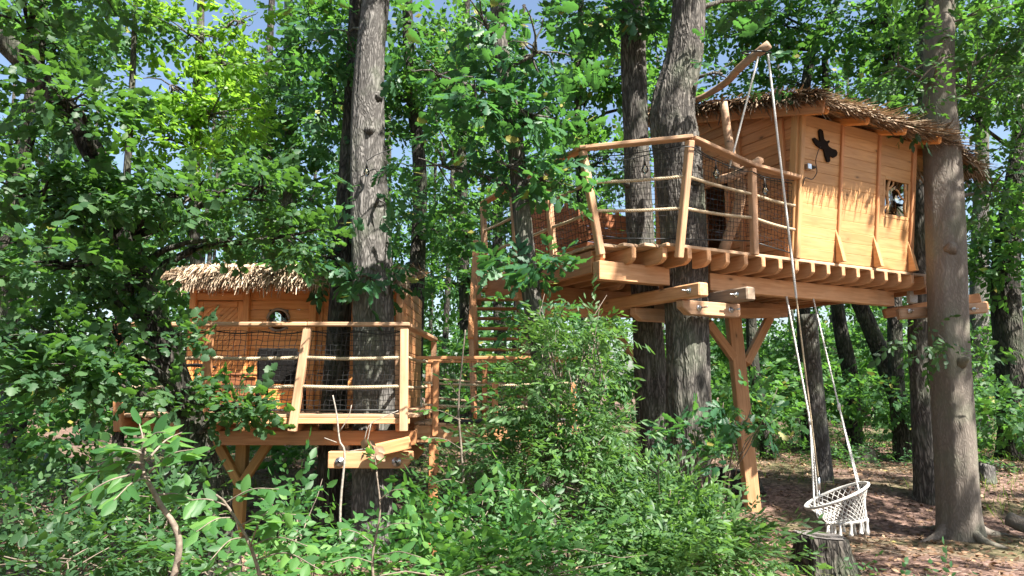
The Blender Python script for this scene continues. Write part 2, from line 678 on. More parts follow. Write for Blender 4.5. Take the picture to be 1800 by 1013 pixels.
# ------------------------------------------------------------------ thatch
def strands(P, D, Lr, w, droop, up=(0, 0, 1), tint=(0, 1)):
    """flat straws: start points P, directions D; two segments each, ends drooping"""
    n = len(P)
    L = rng.uniform(*Lr, n)[:, None]
    D = D + rng.normal(scale=.16, size=(n, 3))
    D /= np.linalg.norm(D, axis=1, keepdims=True)
    S = np.cross(D, np.array(up) + rng.normal(scale=.4, size=(n, 3)))
    S /= np.linalg.norm(S, axis=1, keepdims=True)
    ww = (w * rng.uniform(.6, 1.4, n))[:, None]
    p1 = P + D * L * .5
    dd = rng.uniform(.4, 1.3, n)[:, None] * droop
    p2 = p1 + D * L * .5 - np.array([0, 0, 1.0]) * dd * L
    V = np.stack([P - S * ww, P + S * ww, p1 - S * ww, p1 + S * ww, p2 - S * ww * .35, p2 + S * ww * .35], 1).reshape(-1, 3)
    b = (np.arange(n) * 6)[:, None]
    F = np.concatenate([b + np.array([[0, 1, 3]]), b + np.array([[0, 3, 2]]), b + np.array([[2, 3, 5]]), b + np.array([[2, 5, 4]])])
    t = np.repeat(rng.uniform(*tint, n), 6)
    return V, F, t


def sheet(grid, thick):
    """closed slab from a grid of top points"""
    G = np.asarray(grid, float)
    r, c = G.shape[:2]
    top = G.reshape(-1, 3)
    bot = top - np.array([0, 0, thick])
    V = np.concatenate([top, bot])
    i = np.arange(r - 1)[:, None]
    j = np.arange(c - 1)[None]
    a = (i * c + j).ravel()
    q = np.stack([a, a + 1, a + c + 1, a + c], 1)
    o = r * c
    Q = [q, q[:, ::-1] + o]
    ed = [np.arange(c), np.arange(c) + (r - 1) * c, np.arange(r) * c, np.arange(r) * c + c - 1]
    for k, e in enumerate(ed):
        s = np.stack([e[:-1], e[1:], e[1:] + o, e[:-1] + o], 1)
        if k in (0, 3):
            s = s[:, ::-1]
        Q.append(s)
    return V, np.concatenate(Q)


# ------------------------------------------------------------------ upper platform
ZD = 3.30
T4 = (0.49, 0.52)      # trunks that grow through the platform, in platform coordinates
T3 = (0.72, 1.55)


def upper_front(a):
    return max(0.0, -a * .636)


platform = thing('platform', 'high pine platform of beams, joists and boards carrying the thatched tree house', 'platform', EP(1.8, 1.2, ZD))


def joist_mesh(L, w=.06, h=.165):
    pts = [(0, h / 2), (0, -.15 * h), (.02, -.30 * h), (.07, -.47 * h), (.10, -.5 * h), (L, -.5 * h), (L, h / 2)]
    return prism_mesh([(x, z) for x, z in pts], w)


_jm = {}
a = -.66
ji = 0
while a < 4.32:
    b0 = upper_front(a) - .015
    b1 = 3.1 if a < 1.7 else 2.5
    # joists stop short of the two trunks
    spans = [(b0, b1)]
    for (ta, tb) in (T4, T3):
        if abs(a - ta) < .27:
            spans = [(s0, s1) for (q0, q1) in spans for (s0, s1) in ((q0, min(q1, tb - .3)), (max(q0, tb + .3), q1)) if s1 - s0 > .1]
    for (s0, s1) in spans:
        L = round(s1 - s0, 2)
        if L not in _jm:
            _jm[L] = joist_mesh(L)
        M = Matrix((E2, -E1, Vector((0, 0, 1)))).transposed().to_4x4()
        M.translation = EP(a, s0, ZD - .038 - .083)
        obj('joist', _jm[L], M_BEAM, platform, M)
    ji += 1
    a += .272
# boards along the edge direction
b = 0.06
while b < 3.05:
    e_left = -min(b, .43) / .636 - .03 if b < .43 else -.74
    segs = [(e_left - random.uniform(0, .03), 4.33 if b < 2.6 else 1.7)]
    for (ta, tb) in (T4, T3):
        if abs(b - tb) < .33:
            segs = [(s0, s1) for (q0, q1) in segs for (s0, s1) in ((q0, min(q1, ta - .29)), (max(q0, ta + .29), q1)) if s1 - s0 > .05]
    for s0, s1 in segs:
        beam('deck_board', EP(s0, b, ZD - .018), EP(s1, b, ZD - .018), .115, .036, M_DECK, platform, jit=.003)
    b += .121
# beams
beam('main_beam', EP(-.74, .42, 3.015), EP(.20, .42, 3.015), .12, .20, M_BEAM, platform)
beam('main_beam', EP(.79, .42, 3.0), EP(4.12, .42, 3.0), .12, .20, M_BEAM, platform)
beam('main_beam', EP(-.74, 2.2, 3.0), EP(4.12, 2.2, 3.0), .12, .20, M_BEAM, platform)
beam('edge_beam', EP(4.36, 0.05, 3.16), EP(4.36, 2.5, 3.16), .06, .22, M_RED, platform)
beam('edge_beam', EP(-.72, .5, 3.12), EP(-.72, 3.05, 3.12), .05, .24, M_RED, platform)
for aa in (.16, .83):
    beam('clamp_beam', EP(aa, -.20, 2.80), EP(aa, 1.5, 2.80), .13, .145, M_OLD if aa > .5 else M_BEAM, platform, bev=.014)
cb = prism_mesh([(-.40, .0), (-.40, .075), (.43, .075), (.43, -.05), (.40, -.075), (-.30, -.075)], .11, .008)
M = Matrix((E1, E2, Vector((0, 0, 1)))).transposed().to_4x4()
M.translation = EP(.52, .13, 2.645)
fb = obj('clamp_beam', cb, M_RAIL, platform, M)
M = M.copy()
M.translation = EP(.52, .93, 2.645)
obj('clamp_beam', cb, M_RAIL, platform, M)


def bolt(p, d, parent, rw=.034, L=.12, name='bolt'):
    p, d = Vector(p), Vector(d).normalized()
    parts = [tube([p, p + d * .006], rw, 14), tube([p + d * .006, p + d * .03], rw * .55, 6), tube([p + d * .02, p + d * L], rw * .25, 8)]
    V, F = joinVF(parts)
    return obj_np(name, V, F, M_STEEL, parent)


for aa in (.34, .80):
    bolt(EP(aa, .075, 2.645), -E2, platform, L=.13)
bolt(EP(.094, -.05, 2.80), -E1, platform, L=.10)
bolt(EP(.765, -.05, 2.80), -E1, platform, L=.10)


def clampset(px0, px1, Y, ya, yb, mat, parent, w=.10, h=.13, slope=0):
    return beam('clamp_beam', W(px0, ya, Y), W(px1, yb, Y + slope), w, h, mat, parent, bev=.016)


# cross beams that hold the platform's far corner on the trunks
clampset(1553, 1722, 9.75, 552, 524, M_RED, platform, .10, .13, -.2)
clampset(1578, 1733, 9.25, 553, 541, M_RAIL, platform, .10, .14)
clampset(1640, 1735, 10.3, 548, 538, M_RED, platform, .10, .13)
beam('packing_block', W(1603, 510, 9.6), W(1603, 533, 9.6), .10, .10, M_WROPE, platform)
bolt(W(1600, 547, 9.17), (0, -1, 0), platform, .03, .08)
bolt(W(1712, 544, 9.2), (0, -1, 0), platform, .03, .08)

# supports under the platform: top beam, post and two braces each
sup = thing('support_trestle', 'square pine post with two Y braces under the high platform, beside a dark stump', 'post', tuple(W(1320, 858, 10.4)))
gy = 10.4
foot = W(1322, 862, gy)
foot.z = float(gh(foot.x, foot.y)) - .05
top = W(1288, 556, gy - .1)
beam('top_beam', W(958, 546, 8.3), W(1366, 551, 10.6), .12, .15, M_BEAM, sup)
beam('post', foot, top, .19, .19, M_BEAM, sup, up=(0, 1, 0), bev=.01)
beam('brace', W(1301, 645, gy - .05), W(1243, 566, gy - .3), .11, .14, M_BEAM, sup, up=(0, 1, 0))
beam('brace', W(1311, 640, gy - .05), W(1352, 560, gy + .15), .11, .14, M_BEAM, sup, up=(0, 1, 0))
sup2 = thing('support_trestle', 'pine post and diagonal brace mostly hidden behind two oak trunks', 'post', tuple(W(1132, 800, 9.9)))
f2 = W(1135, 860, 9.9)
f2.z = float(gh(f2.x, f2.y)) - .05
beam('post', f2, W(1140, 558, 9.7), .14, .14, M_BEAM, sup2, up=(0, 1, 0), bev=.01)
beam('brace', W(1137, 655, 9.6), W(1066, 566, 9.3), .09, .12, M_BEAM, sup2, up=(0, 1, 0))


# ------------------------------------------------------------------ railing round the upper platform
ZR = 4.31
rail_up = thing('railing', 'flaring pine railing with ropes and black net round the high platform', 'railing', EP(.3, .3, ZD))


def rp(px, py, Y):
    return W(px, py, Y)


PB = EP(-.69, .40, 3.18), rp(1024, 266, 7.22)
PA = EP(-.01, -.03, 3.14), rp(1213, 247, 7.03)
PC = EP(1.10, -.02, 3.27), rp(1322, 296, 7.73)
PH = EP(1.755, .0, 3.27), W(1398, 316, 8.05)
left_posts = []
for (t, fl) in ((.30, .10), (.62, .10), (.97, .06)):
    bb = .43 + t * 2.65
    left_posts.append((EP(-.75, bb, 3.14), EP(-.75 - fl, bb, ZR - .02)))
for p0, p1 in (PB, PA, PC):
    beam('railing_post', p0, p1, .075, .075, M_RAIL, rail_up, up=E2, bev=.008)
for p0, p1 in left_posts:
    beam('railing_post', p0, p1, .07, .07, M_RAIL, rail_up, up=E2, bev=.008)
zv = Vector((0, 0, .03))


def handrail(p, q, ext0=.05, ext1=.05, w=.11, mat=M_RAIL, parent=None):
    d = (Vector(q) - Vector(p)).normalized()
    return beam('handrail', Vector(p) - d * ext0 + zv, Vector(q) + d * ext1 + zv, w, .042, mat, parent, bev=.008)


handrail(PB[1], PA[1], .03, .03, parent=rail_up)
handrail(PA[1] + Vector((0, 0, .001)), PC[1] + Vector((0, 0, .001)), -.03, -.005, parent=rail_up)
handrail(PC[1], PH[1], -.0, .05, parent=rail_up)
LB = [(PB[0], PB[1])] + left_posts
for k in range(3):
    handrail(LB[k][1] + Vector((0, 0, .002 * k)), LB[k + 1][1] + Vector((0, 0, .002 * k)), -.04 if k == 0 else .02, .0, .10, M_RED, rail_up)


def lerp(a, b, t):
    return Vector(a) * (1 - t) + Vector(b) * t


bays = [(PB, PA), (PA, PC), (PC, PH), (LB[0], LB[1]), (LB[1], LB[2]), (LB[2], LB[3])]
for bi, (q0, q1) in enumerate(bays):
    lo0, lo1 = lerp(q0[0], q0[1], .17), lerp(q1[0], q1[1], .17)
    if bi == 2:
        lo1.z = ZD + .06
    hi0, hi1 = lerp(q0[0], q0[1], .97), lerp(q1[0], q1[1], .97)
    for t in (.32, .66):
        rope('rope', lerp(lo0, hi0, t), lerp(lo1, hi1, t), M_ROPE, rail_up, .016, .012, strands=3, pitch=.07)
    L = (lo1 - lo0).length
    sh = Vector((0, 0, .0)) + E2 * .05
    V, F = net_vf(lo0 + sh, lo1 + sh, hi0 + sh, hi1 + sh, max(4, int(L / .055)), 16, .003)
    o = obj_np('net', V, F, M_NET, rail_up)
    o['kind'] = 'stuff'
    V, F = tube(spline([hi0 + sh, lerp(hi0, hi1, .3) + Vector((0, 0, -.035)) + sh, lerp(hi0, hi1, .7) + Vector((0, 0, -.02)) + sh, hi1 + sh], 12), .006, 5)
    obj_np('net_cord', V, F, M_CABLE, rail_up)
    V, F = tube([lo0 + sh, lo1 + sh], .008, 5)
    obj_np('net_cord', V, F, M_CABLE, rail_up)

# windbreak of dark boards on the far side of the platform
wb = thing('windbreak_panel', 'dark red-brown sloping board panel behind the high railing, beside the lit oak trunk', 'panel', EP(.1, 2.7, ZD))
for k in range(9):
    z = ZD + .07 + k * .115
    a0 = -.62 + k * .045
    beam('plank', EP(a0, 2.72, z), EP(1.45, 2.72, z), .03, .108, M_BROWNPANEL, wb, jit=.003)
for aa in (-.45, .4, 1.3):
    beam('panel_post', EP(aa, 2.76, ZD), EP(aa, 2.76, ZD + (.55 if aa < 0 else 1.12)), .05, .05, M_RED, wb, up=E2)

# ------------------------------------------------------------------ upper house
house = thing('tree_house', 'pine tree house with shaggy thatched roof on the high platform', 'tree house', EP(2.8, 1.2, ZD))
HA0, HA1 = 1.80, 3.98      # front wall from corner to far end
HB = .05
WALL_H = 1.70
LEAN = .20


def wallp(a, z, out=0.0):
    """front wall leans outward with height"""
    return EP(a, HB - LEAN * (z - ZD) / WALL_H - out, z)


NRM = (-E2 + Vector((0, 0, -LEAN / WALL_H))).normalized()
posts_a = [HA0 + .03, 2.54, 3.25, HA1 - .02]
nb = 13
bh = WALL_H / nb
WIN = (3.40, 3.90, 4.00, 4.46)   # square window in the far panel
for pi in range(3):
    a0, a1 = posts_a[pi] + .01, posts_a[pi + 1] - .01
    for k in range(nb):
        z0, z1 = ZD + .01 + k * bh, ZD + .01 + (k + 1) * bh
        zc = (z0 + z1) / 2
        segs = [(a0, a1)]
        if pi == 2 and z1 > WIN[2] + .03 and z0 < WIN[3] - .03:
            segs = [(a0, WIN[0]), (WIN[1], a1)]
        for s0, s1 in segs:
            up = Vector((0, 0, 1)) + E2 * (-LEAN / WALL_H - .05)
            beam('wall_board', wallp(s0, zc, .012), wallp(s1, zc, .012), .026, bh - .0015, M_WALL, house, up=up, bev=.0035, jit=.0008)
for i, pa in enumerate(posts_a):
    w = .075 if i in (0, 3) else .05
    o_ = .034 if i in (0, 3) else .030
    beam('wall_post', wallp(pa, ZD + .0, o_), wallp(pa, ZD + WALL_H + .02, o_), .05, w, M_WALL if i == 0 else M_RED, house, up=E1, bev=.008)
    if i:
        wedge = prism_mesh([(0, 0), (.10, 0), (.012, .42), (0, .42)], .06)
        Mw = Matrix((-E2, E1, Vector((0, 0, 1)))).transposed().to_4x4()
        Mw.translation = wallp(pa - .02, ZD + .004, .057)
        obj('bracket', wedge, M_WALL, house, Mw)

beam('wall_post', EP(HA0 - .012, HB + .03, ZD), EP(HA0 - .012, HB + .03 - LEAN, ZD + WALL_H + .03), .10, .05, M_WALL, house, up=E1, bev=.008)

# square window: frame, pane, branch-shaped fretwork
win = obj('window_frame', box_mesh(.02, .02, .02), M_WALL, house, Matrix.Translation(wallp(WIN[0] - .012, 4.235, .02)))
for (q0, q1) in (((WIN[0] - .012, WIN[2]), (WIN[0] - .012, WIN[3])), ((WIN[1] + .012, WIN[2]), (WIN[1] + .012, WIN[3])),
                 ((WIN[0], WIN[2] - .012), (WIN[1], WIN[2] - .012)), ((WIN[0], WIN[3] + .012), (WIN[1], WIN[3] + .012))):
    beam('frame_strip', wallp(*q0, .014), wallp(*q1, .014), .05, .028, M_WALL, win, up=-E2)
pc = [wallp(WIN[0], WIN[2], -.02), wallp(WIN[1], WIN[2], -.02), wallp(WIN[1], WIN[3], -.02), wallp(WIN[0], WIN[3], -.02)]
pcb = [p + E2 * .006 for p in pc]
V = np.array([tuple(p) for p in pc + pcb])
F = np.array([[0, 1, 2, 3], [7, 6, 5, 4], [0, 4, 5, 1], [1, 5, 6, 2], [2, 6, 7, 3], [3, 7, 4, 0]])
obj_np('pane', V, F, M_GLASS, win)
fret = []


def wl_(a, z):
    return wallp(WIN[0] + a * (WIN[1] - WIN[0]), WIN[2] + z * (WIN[3] - WIN[2]), .004)


for pts, r in (([(.16, 0), (.20, .3), (.14, .6), (.22, 1.0)], .022), ([(.16, .45), (.05, .7), (0, .78)], .012), ([(.18, .3), (.06, .15), (0, .1)], .012),
               ([(.97, 0), (.88, .3), (.92, .55), (.86, 1)], .020), ([(.90, .5), (.72, .58), (.62, .72), (.5, .76)], .012), ([(.9, .62), (1.0, .8)], .012),
               ([(.2, .72), (.36, .86), (.4, 1.0)], .012)):
    fret.append(tube(spline([wl_(*p) for p in pts], 10), r, 6, rough=.12))
V, F = joinVF(fret)
obj_np('fretwork', V, F, M_WALL, win)

# shaded gable wall that runs back from the corner, with a dark window and a doorway
GB1 = 2.45


def gp(b, z, out=0.0):
    return EP(HA0 - out, b, z)


def roof_z(a, b):
    d = max(0.0, a - 3.95)
    return 4.86 + .28 * (b + .58) - .62 * d * d


zz = ZD + .01
GW = (1.02, 1.42, 3.52, 4.38)   # dark window
k = 0
while zz < 5.75:
    zc = zz + .065
    bs = HB + .045 - LEAN * (zc - ZD) / WALL_H
    if zz + .13 > 5.10:
        bs = max(bs, (zz + .13 - 5.10) / .28 - .55)
    segs = [(bs, GB1)] if bs < GB1 - .1 else []
    if zz + .12 > GW[2] and zz < GW[3]:
        segs = [(s0, s1) for (q0, q1) in segs for (s0, s1) in ((q0, GW[0]), (GW[1], q1)) if s1 - s0 > .05]
    for s0, s1 in segs:
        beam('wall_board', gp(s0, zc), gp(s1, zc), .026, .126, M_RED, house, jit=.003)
    zz += .13
for b_, h_ in ((.09, 1.72), (.78, 1.9), (1.0, 1.1), (1.44, 1.1), (2.4, 2.3)):
    beam('wall_post', gp(b_, ZD, .03), gp(b_, ZD + h_, .03), .05, .065, M_RED, house, up=E2)
beam('window_sill', gp(GW[0] - .06, GW[2] - .03, .045), gp(GW[1] + .06, GW[2] - .03, .045), .07, .05, M_RED, house)
# back and far end walls, inner floor shadow comes from the house being closed
for k in range(17):
    z = ZD + .07 + k * .13
    if z < 5.84:
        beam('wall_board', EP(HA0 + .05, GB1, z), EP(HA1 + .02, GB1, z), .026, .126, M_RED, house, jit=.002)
    bs = HB + .06 if z < 4.95 else (z + .065 - 4.95) / .28 - .5
    if bs < GB1 - .2:
        beam('wall_board', EP(HA1 + .03, bs, z), EP(HA1 + .03, GB1, z), .026, .126, M_WALL, house, jit=.002)

# roof: boarded soffit, rafters, thatch
ra = np.linspace(1.66, 4.72, 16)
rb = np.linspace(-.50, 2.75, 12)
G = np.array([[tuple(EP(a_, b_ + .06 * math.sin(a_ * 2.1), roof_z(a_, b_) + .13)) for a_ in ra] for b_ in rb])
V, F = sheet(G, .022)
roof = obj_np('roof', V, F, M_WALL, house)
for pa in posts_a + [4.35]:
    lo = EP(pa, -.53, roof_z(pa, -.53) + .055)
    hi = EP(pa, 2.6, roof_z(pa, 2.6) + .055)
    beam('rafter', lo, hi, .065, .10, M_WALL2, roof, bev=.02)
beam('barge_board', EP(1.645, -.62, roof_z(1.6, -.62) + .06), EP(1.645, 2.78, roof_z(1.6, 2.78) + .06), .03, .17, M_RED, roof)
Ps, Ds = [], []
for _ in range(15000):
    a_, b_ = random.uniform(1.60, 4.72), random.uniform(-.44, 2.8)
    Ps.append(tuple(EP(a_, b_, roof_z(a_, b_) + .138 + random.random() * .04)))
    Ds.append(tuple(-E2 + Vector((0, 0, -.24)) + E1 * (random.uniform(-.2, .2) + max(0, a_ - 4.2) * .7)))
V1, F1, t1 = strands(np.array(Ps), np.array(Ds), (.22, .42), .0075, .04)
Ps, Ds = [], []
for _ in range(4200):      # ragged fringe along the eave
    a_ = random.uniform(1.62, 4.72)
    Ps.append(tuple(EP(a_, -.42 + random.uniform(-.06, .12) + .06 * math.sin(a_ * 2.1), roof_z(a_, -.5) + .14 + random.random() * .045)))
    Ds.append(tuple(-E2 * .8 + Vector((0, 0, -.35)) + E1 * random.uniform(-.3, .3)))
V2, F2, t2 = strands(np.array(Ps), np.array(Ds), (.08, .20), .0078, .18)
Ps, Ds = [], []
for _ in range(2600):      # gable edge: straw laid along the barge board
    b_ = random.uniform(-.55, 2.75)
    Ps.append(tuple(EP(1.66 + random.uniform(-.06, .05), b_, roof_z(1.6, b_) + .15 + random.random() * .10)))
    Ds.append(tuple(-E2 * random.uniform(.3, 1) - E1 * random.uniform(.0, .5) + Vector((0, 0, -.3))))
V3, F3, t3 = strands(np.array(Ps), np.array(Ds), (.15, .34), .009, .08, tint=(0, .6))
Ps, Ds = [], []
for _ in range(1500):      # the far hip hangs lower
    b_ = random.uniform(-.55, 1.6)
    a_ = random.uniform(4.50, 4.74)
    Ps.append(tuple(EP(a_, b_, roof_z(a_, b_) + .14 + random.random() * .05)))
    Ds.append(tuple(E1 * .8 - E2 * .2 + Vector((0, 0, -.6))))
V4, F4, t4 = strands(np.array(Ps), np.array(Ds), (.16, .32), .009, .35)
V, F = joinVF([(V1, F1), (V2, F2), (V3, F3), (V4, F4)])
o = obj_np('thatch', V, F, M_THATCH, house, tint=np.concatenate([t1, t2, t3, t4]))
o['kind'] = 'stuff'

fl = []
for _ in range(46):
    a_, b_ = random.uniform(1.7, 4.6), random.uniform(-.42, 1.2)
    p = EP(a_, b_, roof_z(a_, b_) + .235)
    fl.append((p, random.uniform(.05, .08), random.uniform(0, 6.28)))
Vs, Fs, o_ = [], [], 0
for p, s_, an in fl:
    q = [p + Vector((math.cos(an + t) * s_ * k, math.sin(an + t) * s_ * k, random.uniform(0, .02))) for t, k in ((0, 1), (1.57, .5), (3.14, 1), (4.71, .5))]
    Vs += [tuple(v) for v in q]
    Fs += [[o_, o_ + 1, o_ + 2], [o_, o_ + 2, o_ + 3]]
    o_ += 4
o = obj_np('fallen_leaves', np.array(Vs), np.array(Fs), M_DEAD, house, tint=np.repeat(rng.uniform(0, 1, 46), 4))
o['kind'] = 'stuff'

# winged wooden figure on the wall
orn = thing('wall_ornament', 'dark winged insect cut-out hung on the pine wall above the socket', 'ornament', wallp(2.16, 4.70, .03))


def blade(pts, name, ca, cz, ang, parent, th=.018, mat=M_BLACK):
    me = prism_mesh(pts, th, .003)
    Mx = Matrix((E1, E2, Vector((0, 0, 1)))).transposed().to_4x4()
    Mr = Matrix.Rotation(ang, 4, 'Y')
    Mt = Mx @ Mr
    Mt.translation = wallp(ca, cz, .045)
    return obj(name, me, mat, parent, Mt)


def wall_hit(px, py):
    """where the sight line through a pixel meets the leaning front wall: (along, height)"""
    p0 = np.array([0, 0, CAM_H])
    d = np.array(tuple(W(px, py, 8.0))) - p0
    o = np.array(tuple(wallp(2.0, ZD)))
    ua = np.array(tuple(wallp(3.0, ZD))) - o
    uz = np.array(tuple(wallp(2.0, ZD + 1))) - o
    k = np.linalg.solve(np.stack([ua, uz, -d], 1), p0 - o)
    return 2.0 + k[0], ZD + k[1]


OUT = [(155, 145), (170, 133), (188, 150), (198, 215), (222, 238), (238, 225), (243, 238), (228, 255), (234, 272), (262, 292), (295, 302), (306, 325), (298, 352), (275, 365), (258, 355), (242, 352),
       (248, 385), (238, 402), (222, 398), (205, 345), (195, 300), (165, 285), (140, 268), (118, 240), (106, 212), (122, 203), (150, 225), (168, 235), (160, 190)]
oa = [wall_hit(1400 + x / 4.604, 200 + y / 4.604) for x, y in OUT]
ca_, cz_ = sum(p[0] for p in oa) / len(oa), sum(p[1] for p in oa) / len(oa)
me = prism_mesh([(p[0] - ca_, p[1] - cz_) for p in oa][::-1], .018, 0)
Mx = Matrix((E1, E2 + Vector((0, 0, LEAN / WALL_H)), Vector((0, 0, 1)) - E2 * LEAN / WALL_H)).transposed().to_4x4()
Mx.translation = wallp(ca_, cz_, .04)
obj('cut_out', me, M_DARKWOOD, orn, Mx)
ob = thing('wall_socket', 'small grey outdoor socket box on the pine wall with black plug', 'socket', wallp(1.92, 4.38, .05))
beam('box', wallp(1.89, 4.38, .06), wallp(1.955, 4.38, .06), .06, .07, M_STEEL, ob)
V, F = tube([wallp(1.955, 4.38, .07), wallp(2.0, 4.38, .08), wallp(2.03, 4.38, .09)], [.025, .02, .008], 8)
obj_np('plug', V, F, M_CABLE, ob)
V, F = joinVF([tube(spline([wallp(2.03, 4.38, .09), wallp(2.05, 4.32, .08), wallp(1.99, 4.24, .07), wallp(1.87, 4.24, .07), wallp(1.84, 4.14, .06)], 16), .006, 5),
               tube(spline([wallp(2.03, 4.38, .09), wallp(2.05, 4.48, .06), wallp(2.10, 4.6, .05), wallp(2.14, 4.66, .05)], 12), .005, 5)])
obj_np('cable', V, F, M_CABLE, ob)

# ------------------------------------------------------------------ hoist with its pole and ropes
hoist = thing('hoist', 'crooked driftwood hoist pole with raised arm standing behind the high railing', 'hoist', EP(.92, .30, ZD))
hb = EP(.92, .30, ZD)
pole = [hb, W(1302, 345, 7.95), W(1284, 265, 7.95), W(1272, 180, 7.9)]
V, F = tube(spline(pole, 14), np.linspace(.066, .046, 14), 8, rough=.04)
obj_np('pole', V, F, M_DRIFT, hoist)
arm = [W(1222, 176, 8.25), W(1248, 164, 8.1), W(1280, 142, 7.85), W(1305, 115, 7.6), W(1352, 78, 7.35)]
V, F = tube(spline(arm, 18), np.linspace(.032, .05, 18), 9, rough=.05)
obj_np('arm', V, F, M_DRIFT, hoist)
V, F = tube(spline([W(1262, 318, 7.7), W(1300, 305, 7.75), W(1336, 282, 7.85)], 8), [.05] * 8, 8, rough=.08)
obj_np('cross_piece', V, F, M_DRIFT, hoist)
hr = thing('hoist_rope', 'pale hoisting rope looped over the driftwood arm down past the platform to a hook', 'rope', W(1352, 100, 7.36))
rope('rope', W(1333, 100, 7.4), W(1282, 296, 7.55), M_WROPE, hr, .010, .0, strands=3, pitch=.06)
rope('rope', W(1350, 96, 7.36), W(1400, 525, 7.36), M_WROPE, hr, .011, 0, strands=3, pitch=.06)
rope('rope', W(1400, 525, 7.36), W(1438, 838, 7.36), M_ROPE, hr, .008, 0, strands=3, pitch=.06)
ks = [W(1441 + math.sin(t) * 6, 898 - math.cos(t) * 14, 7.36) for t in np.linspace(-.2, 4.6, 14)]
V, F = joinVF([tube([W(1439, 840, 7.36), W(1440, 862, 7.36)], .016, 8, rough=.15), tube([W(1440, 862, 7.36), W(1440, 884, 7.36)], .006, 6), tube(ks, .006, 6)])
obj_np('hook', V, F, M_STEEL, hr)
V, F = joinVF([tube([W(1330 + 26 * math.cos(t), 93 + 3 * math.sin(t), 7.44 + .08 * math.sin(t)) for t in np.linspace(0, 6.28, 14)], .01, 5)])
obj_np('lashing', V, F, M_CABLE, hr)

# string of bulbs along the rail
sl = thing('string_lights', 'black cable with clear hanging bulbs looped along the high railing', 'string lights', W(1213, 262, 7.0))
cab = [W(1026, 275, 7.24), W(1090, 282, 7.16), W(1150, 270, 7.1), W(1212, 258, 6.98), W(1250, 278, 7.25), W(1300, 300, 7.5), W(1322, 302, 7.66), W(1345, 312, 7.78), W(1395, 318, 8.05)]
V, F = tube(spline(cab, 50), .006, 5)
obj_np('cable', V, F, M_CABLE, sl)


def bulb(top, parent, L=.05):
    top = Vector(top)
    V, F = tube([top, top - Vector((0, 0, L)), top - Vector((0, 0, L + .055))], [.004, .005, .018], 8)
    s = obj_np('socket', V, F, M_CABLE, parent)
    z = np.linspace(0, 1, 9)
    rad = np.array([.014, .017, .026, .034, .037, .035, .027, .014, .002])
    b0 = top - Vector((0, 0, L + .05))
    V, F = tube([b0 - Vector((0, 0, q * .11)) for q in z], rad, 12)
    obj_np('bulb', V, F, M_GLASS, parent, smooth_shade=True)
    V, F = tube([b0 - Vector((0, 0, .01)), b0 - Vector((.006, 0, .05)), b0 - Vector((-.006, 0, .075))], .004, 5)
    obj_np('filament', V, F, M_WARM, parent)


for c in (W(1133, 273, 7.12), W(1258, 281, 7.28), W(1344, 312, 7.78)):
    bulb(c, sl)

# ------------------------------------------------------------------ hanging chair
YC = 8.55
ch = thing('hanging_chair', 'white macrame hanging chair with tassels slung beside the sawn stump', 'hanging chair', W(1472, 945, YC))
ctop = np.array(W(1470, 871, YC))
cbot = np.array(W(1489, 917, YC))
tilt = np.array([1.0, .15, .30])
tilt /= np.linalg.norm(tilt)
fwd = np.array([-.12, 1, -.17])
fwd /= np.linalg.norm(fwd)
th = np.linspace(0, 2 * np.pi, 40, endpoint=False)


def ringp(c, r, t, tl=1.0):
    ax = np.array([1, .1, .42 * tl])
    ax /= np.linalg.norm(ax)
    return c + r * (np.cos(t)[:, None] * ax + np.sin(t)[:, None] * fwd)


V, F = tube(ringp(ctop, .365, th), .017, 7, close=True)
obj_np('rim', V, F, M_WROPE, ch, smooth_shade=True)
V, F = tube(ringp(cbot, .215, th, .3), .014, 6, close=True)
obj_np('seat_ring', V, F, M_WROPE, ch, smooth_shade=True)
nt = []
nc = 30
for k in range(nc):
    t0 = 2 * np.pi * k / nc
    for sgn in (1, -1):
        ts = t0 + sgn * np.linspace(0, .9, 6)
        s = np.linspace(0, 1, 6)[:, None]
        p = np.concatenate([ringp(ctop, .365, np.array([t])) for t in ts]) * (1 - s) + np.concatenate([ringp(cbot, .215, np.array([t]), .3) for t in ts]) * s
        cc = ctop * (1 - s) + cbot * s
        p = cc + (p - cc) * (1 - .10 * np.sin(np.pi * s))
        nt.append(tube(p, .0045, 4, cap=False))
for r in (.17, .11, .05):
    nt.append(tube(ringp(cbot - np.array([0, 0, .02]), r, th[::2], .3), .005, 4, close=True))
for k in range(16):
    t = np.array([2 * np.pi * k / 16])
    nt.append(tube([ringp(cbot, .215, t, .3)[0], cbot - np.array([0, 0, .03])], .005, 4, cap=False))
V, F = joinVF(nt)
o = obj_np('netting', V, F, M_WROPE, ch)
for k in range(12):
    t = 2 * np.pi * (k + .3) / 12
    p = Vector(ringp(cbot, .218, np.array([t]), .3)[0])
    q = [p + Vector((0, 0, .01)), p - Vector((0, 0, .02)), p - Vector((0, 0, .05)), p - Vector((.004, 0, .12)), p - Vector((.004, 0, .15 + .02 * math.sin(k * 2.)))]
    V, F = tube(q, [.012, .016, .012, .021, .026], 9, rough=.10)
    obj_np('tassel', V, F, M_WROPE, ch)
kn0, kn1 = W(1424, 742, YC), W(1475, 716, YC)
rope('rope', EP(2.02, .36, 2.90), kn0, M_WROPE, ch, .012)
rope('rope', EP(2.50, .36, 2.90), kn1, M_WROPE, ch, .010)
rim = ringp(ctop, .365, np.array([np.pi + .25, np.pi * 1.56, .2, np.pi * .53]))
rope('rope', kn0, rim[0], M_WROPE, ch, .012)
rope('rope', kn0, rim[3], M_WROPE, ch, .012)
rope('rope', kn1, rim[1], M_WROPE, ch, .010)
rope('rope', kn1, rim[2], M_WROPE, ch, .012)
